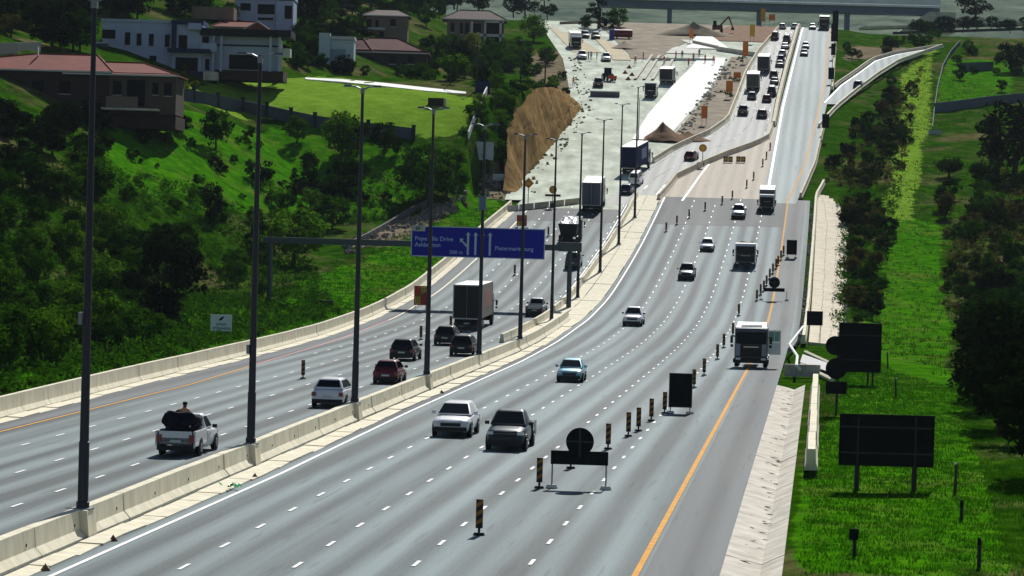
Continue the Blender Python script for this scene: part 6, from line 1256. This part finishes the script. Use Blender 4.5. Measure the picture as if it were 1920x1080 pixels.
# ------------------------------------------------------------------ right side: end of wall, handrail, fences
p = G(1478, 700); hr = thing('handrail', p, 'white zigzag handrail at the culvert on the right shoulder', 'handrail'); pts = [G(1506, 612, .8), G(1480, 646, .8), G(1495, 668, .8), G(1493, 686, .8), G(1500, 694, .5)]
b = MB(); b.path([q - p for q in pts], .11, 8); b.build('rail', mat('white painted rail', (.8, .8, .78), .5), hr)
for q in pts[:4]: b = MB(); b.tube(q - p, q - p - Vector((0, 0, .8)), .06, n=6); b.build('rail_post', M_POLE2, hr)
cv = thing('culvert_headwall', G(1490, 700), 'concrete culvert headwall with a dark sloping channel below the black square board', 'culvert'); q = cv.location
bxs('headwall', M_CONC2, [((.6, .4, .2), (2.6, .4, .9))], cv); a, c = G(1505, 665) - q, G(1560, 700) - q; b = MB(); b.quad(a + Vector((0, 0, .05)), G(1500, 680) - q + Vector((0, 0, .05)), c + Vector((0, 0, .05)), G(1570, 688) - q + Vector((0, 0, .05)), th=.1); b.build('channel_floor', mat('dark wet channel', (.07, .08, .085), .6), cv)
for pa, pb in (((1503, 684), (1560, 712)), ((1510, 660), (1575, 690))): a, c = G(*pa) - q, G(*pb) - q; b = MB(); b.tube(a, c, .16, n=6); b.build('channel_kerb', M_CONC, cv)
M_FEN = mat('blue grey fence panel', (.09, .12, .15), .8, var=.15, scale=.6)
wall_line('fence', [(1752, 210), (1800, 204), (1850, 197), (1900, 192), (1950, 188)], 1.7, .15, M_FEN, 'long blue-grey fence across the right field', cat='fence'); wall_line('fence', [(1798, 134), (1830, 133), (1862, 132)], 1.9, .15, M_FEN, 'short blue-grey fence in the upper right field', cat='fence')
wall_line('fence', [(1748, 248), (1752, 210), (1758, 170), (1768, 130), (1782, 104), (1800, 84)], 1.1, .12, M_FEN, 'thin dark fence running up the right field', cat='fence'); wall_line('fence', [(1742, 252), (1764, 252)], .8, .5, mat('grey slab', (.35, .4, .42), .8), 'low grey block at the lower end of the thin fence', cat='block')
rnd = random.Random(31)
for i, (px, py) in enumerate([(1665, 690), (1680, 745), (1707, 830), (1790, 925)]):
    p = T(px, py); r_ = thing('fence_post', p, ['topmost', 'second', 'third', 'lowest'][i] + ' post of the old wire fence in the right-hand grass', 'fence post', 'old fence posts'); b = MB(); b.tube((0, 0, -.2), (rnd.uniform(-.1, .1), 0, 1.25), .07, .06, 7); b.build('post', M_BARK, r_); b = MB(); b.tube((0, 0, 1.2), (0, 0, 1.27), .075, .07, 7); b.build('cap', M_TRIM, r_)
# terraces and roads at the top right
for px0, px1, py, dd, m_, lb in ((1620, 1930, 46, 14, M_CONC2, 'pale'), (1680, 1930, 56, 8, mat('dark terrace', (.04, .045, .05), .9), 'dark')):
    a, c = T(px0, py + 6), T(px1, py - 2); r_ = thing('terrace', a, f'{lb} terrace strip at the top right behind the ramp', 'terrace'); d = c - a; b = MB(); b.quad(Vector((0, 0, .4)), d + Vector((0, 0, .4)), d + Vector((0, dd, .9)), Vector((0, dd, .9)), th=.8); b.build('slab', m_, r_)
# litter in the median channel
p = G(432, 914, .1); b = MB(); rnd = random.Random(3)
for k in range(9): a = rnd.uniform(0, 6.3); x, y = rnd.uniform(-.35, .35), rnd.uniform(-.5, .5); b.add([(x, y, .02), (x + .25 * math.cos(a), y + .25 * math.sin(a), .10), (x + .2 * math.cos(a + 1), y + .3 * math.sin(a + 1), .16), (x - .1, y + .1, .05)], [(0, 1, 2, 3)])
o = b.build('plastic_litter', mat('green plastic', (.03, .42, .13), .4)); o.location = p; tag(o, 'crumpled green plastic lying in the median channel', 'litter')
for i, (px, py) in enumerate([(212, 1010), (85, 1065), (478, 893), (828, 735)]):
    r_ = heap('dirt_pile', G(px, py, .08), .32, .3, .14, M_SOIL, ['small brown dirt pile in the median channel below the nearest lamp post', 'small brown dirt pile in the median channel at the bottom left', 'small brown dirt pile just beyond the green plastic', 'small dirt pile in the channel behind the white suv'][i], 'dirt', 60 + i)

# ------------------------------------------------------------------ the air
hz = MB(); hz.box((60, 1690, 200), (3000, 3620, 640)); hm = bpy.data.materials.new('haze'); hm.use_nodes = True; ht = hm.node_tree; ht.nodes.remove(ht.nodes['Principled BSDF'])
pv = ht.nodes.new('ShaderNodeVolumePrincipled'); pv.inputs['Color'].default_value = (.72, .86, 1, 1); pv.inputs['Density'].default_value = .00004; pv.inputs['Anisotropy'].default_value = 0
ht.links.new(pv.outputs[0], ht.nodes['Material Output'].inputs['Volume']); tag(hz.build('haze', hm), kind='stuff')
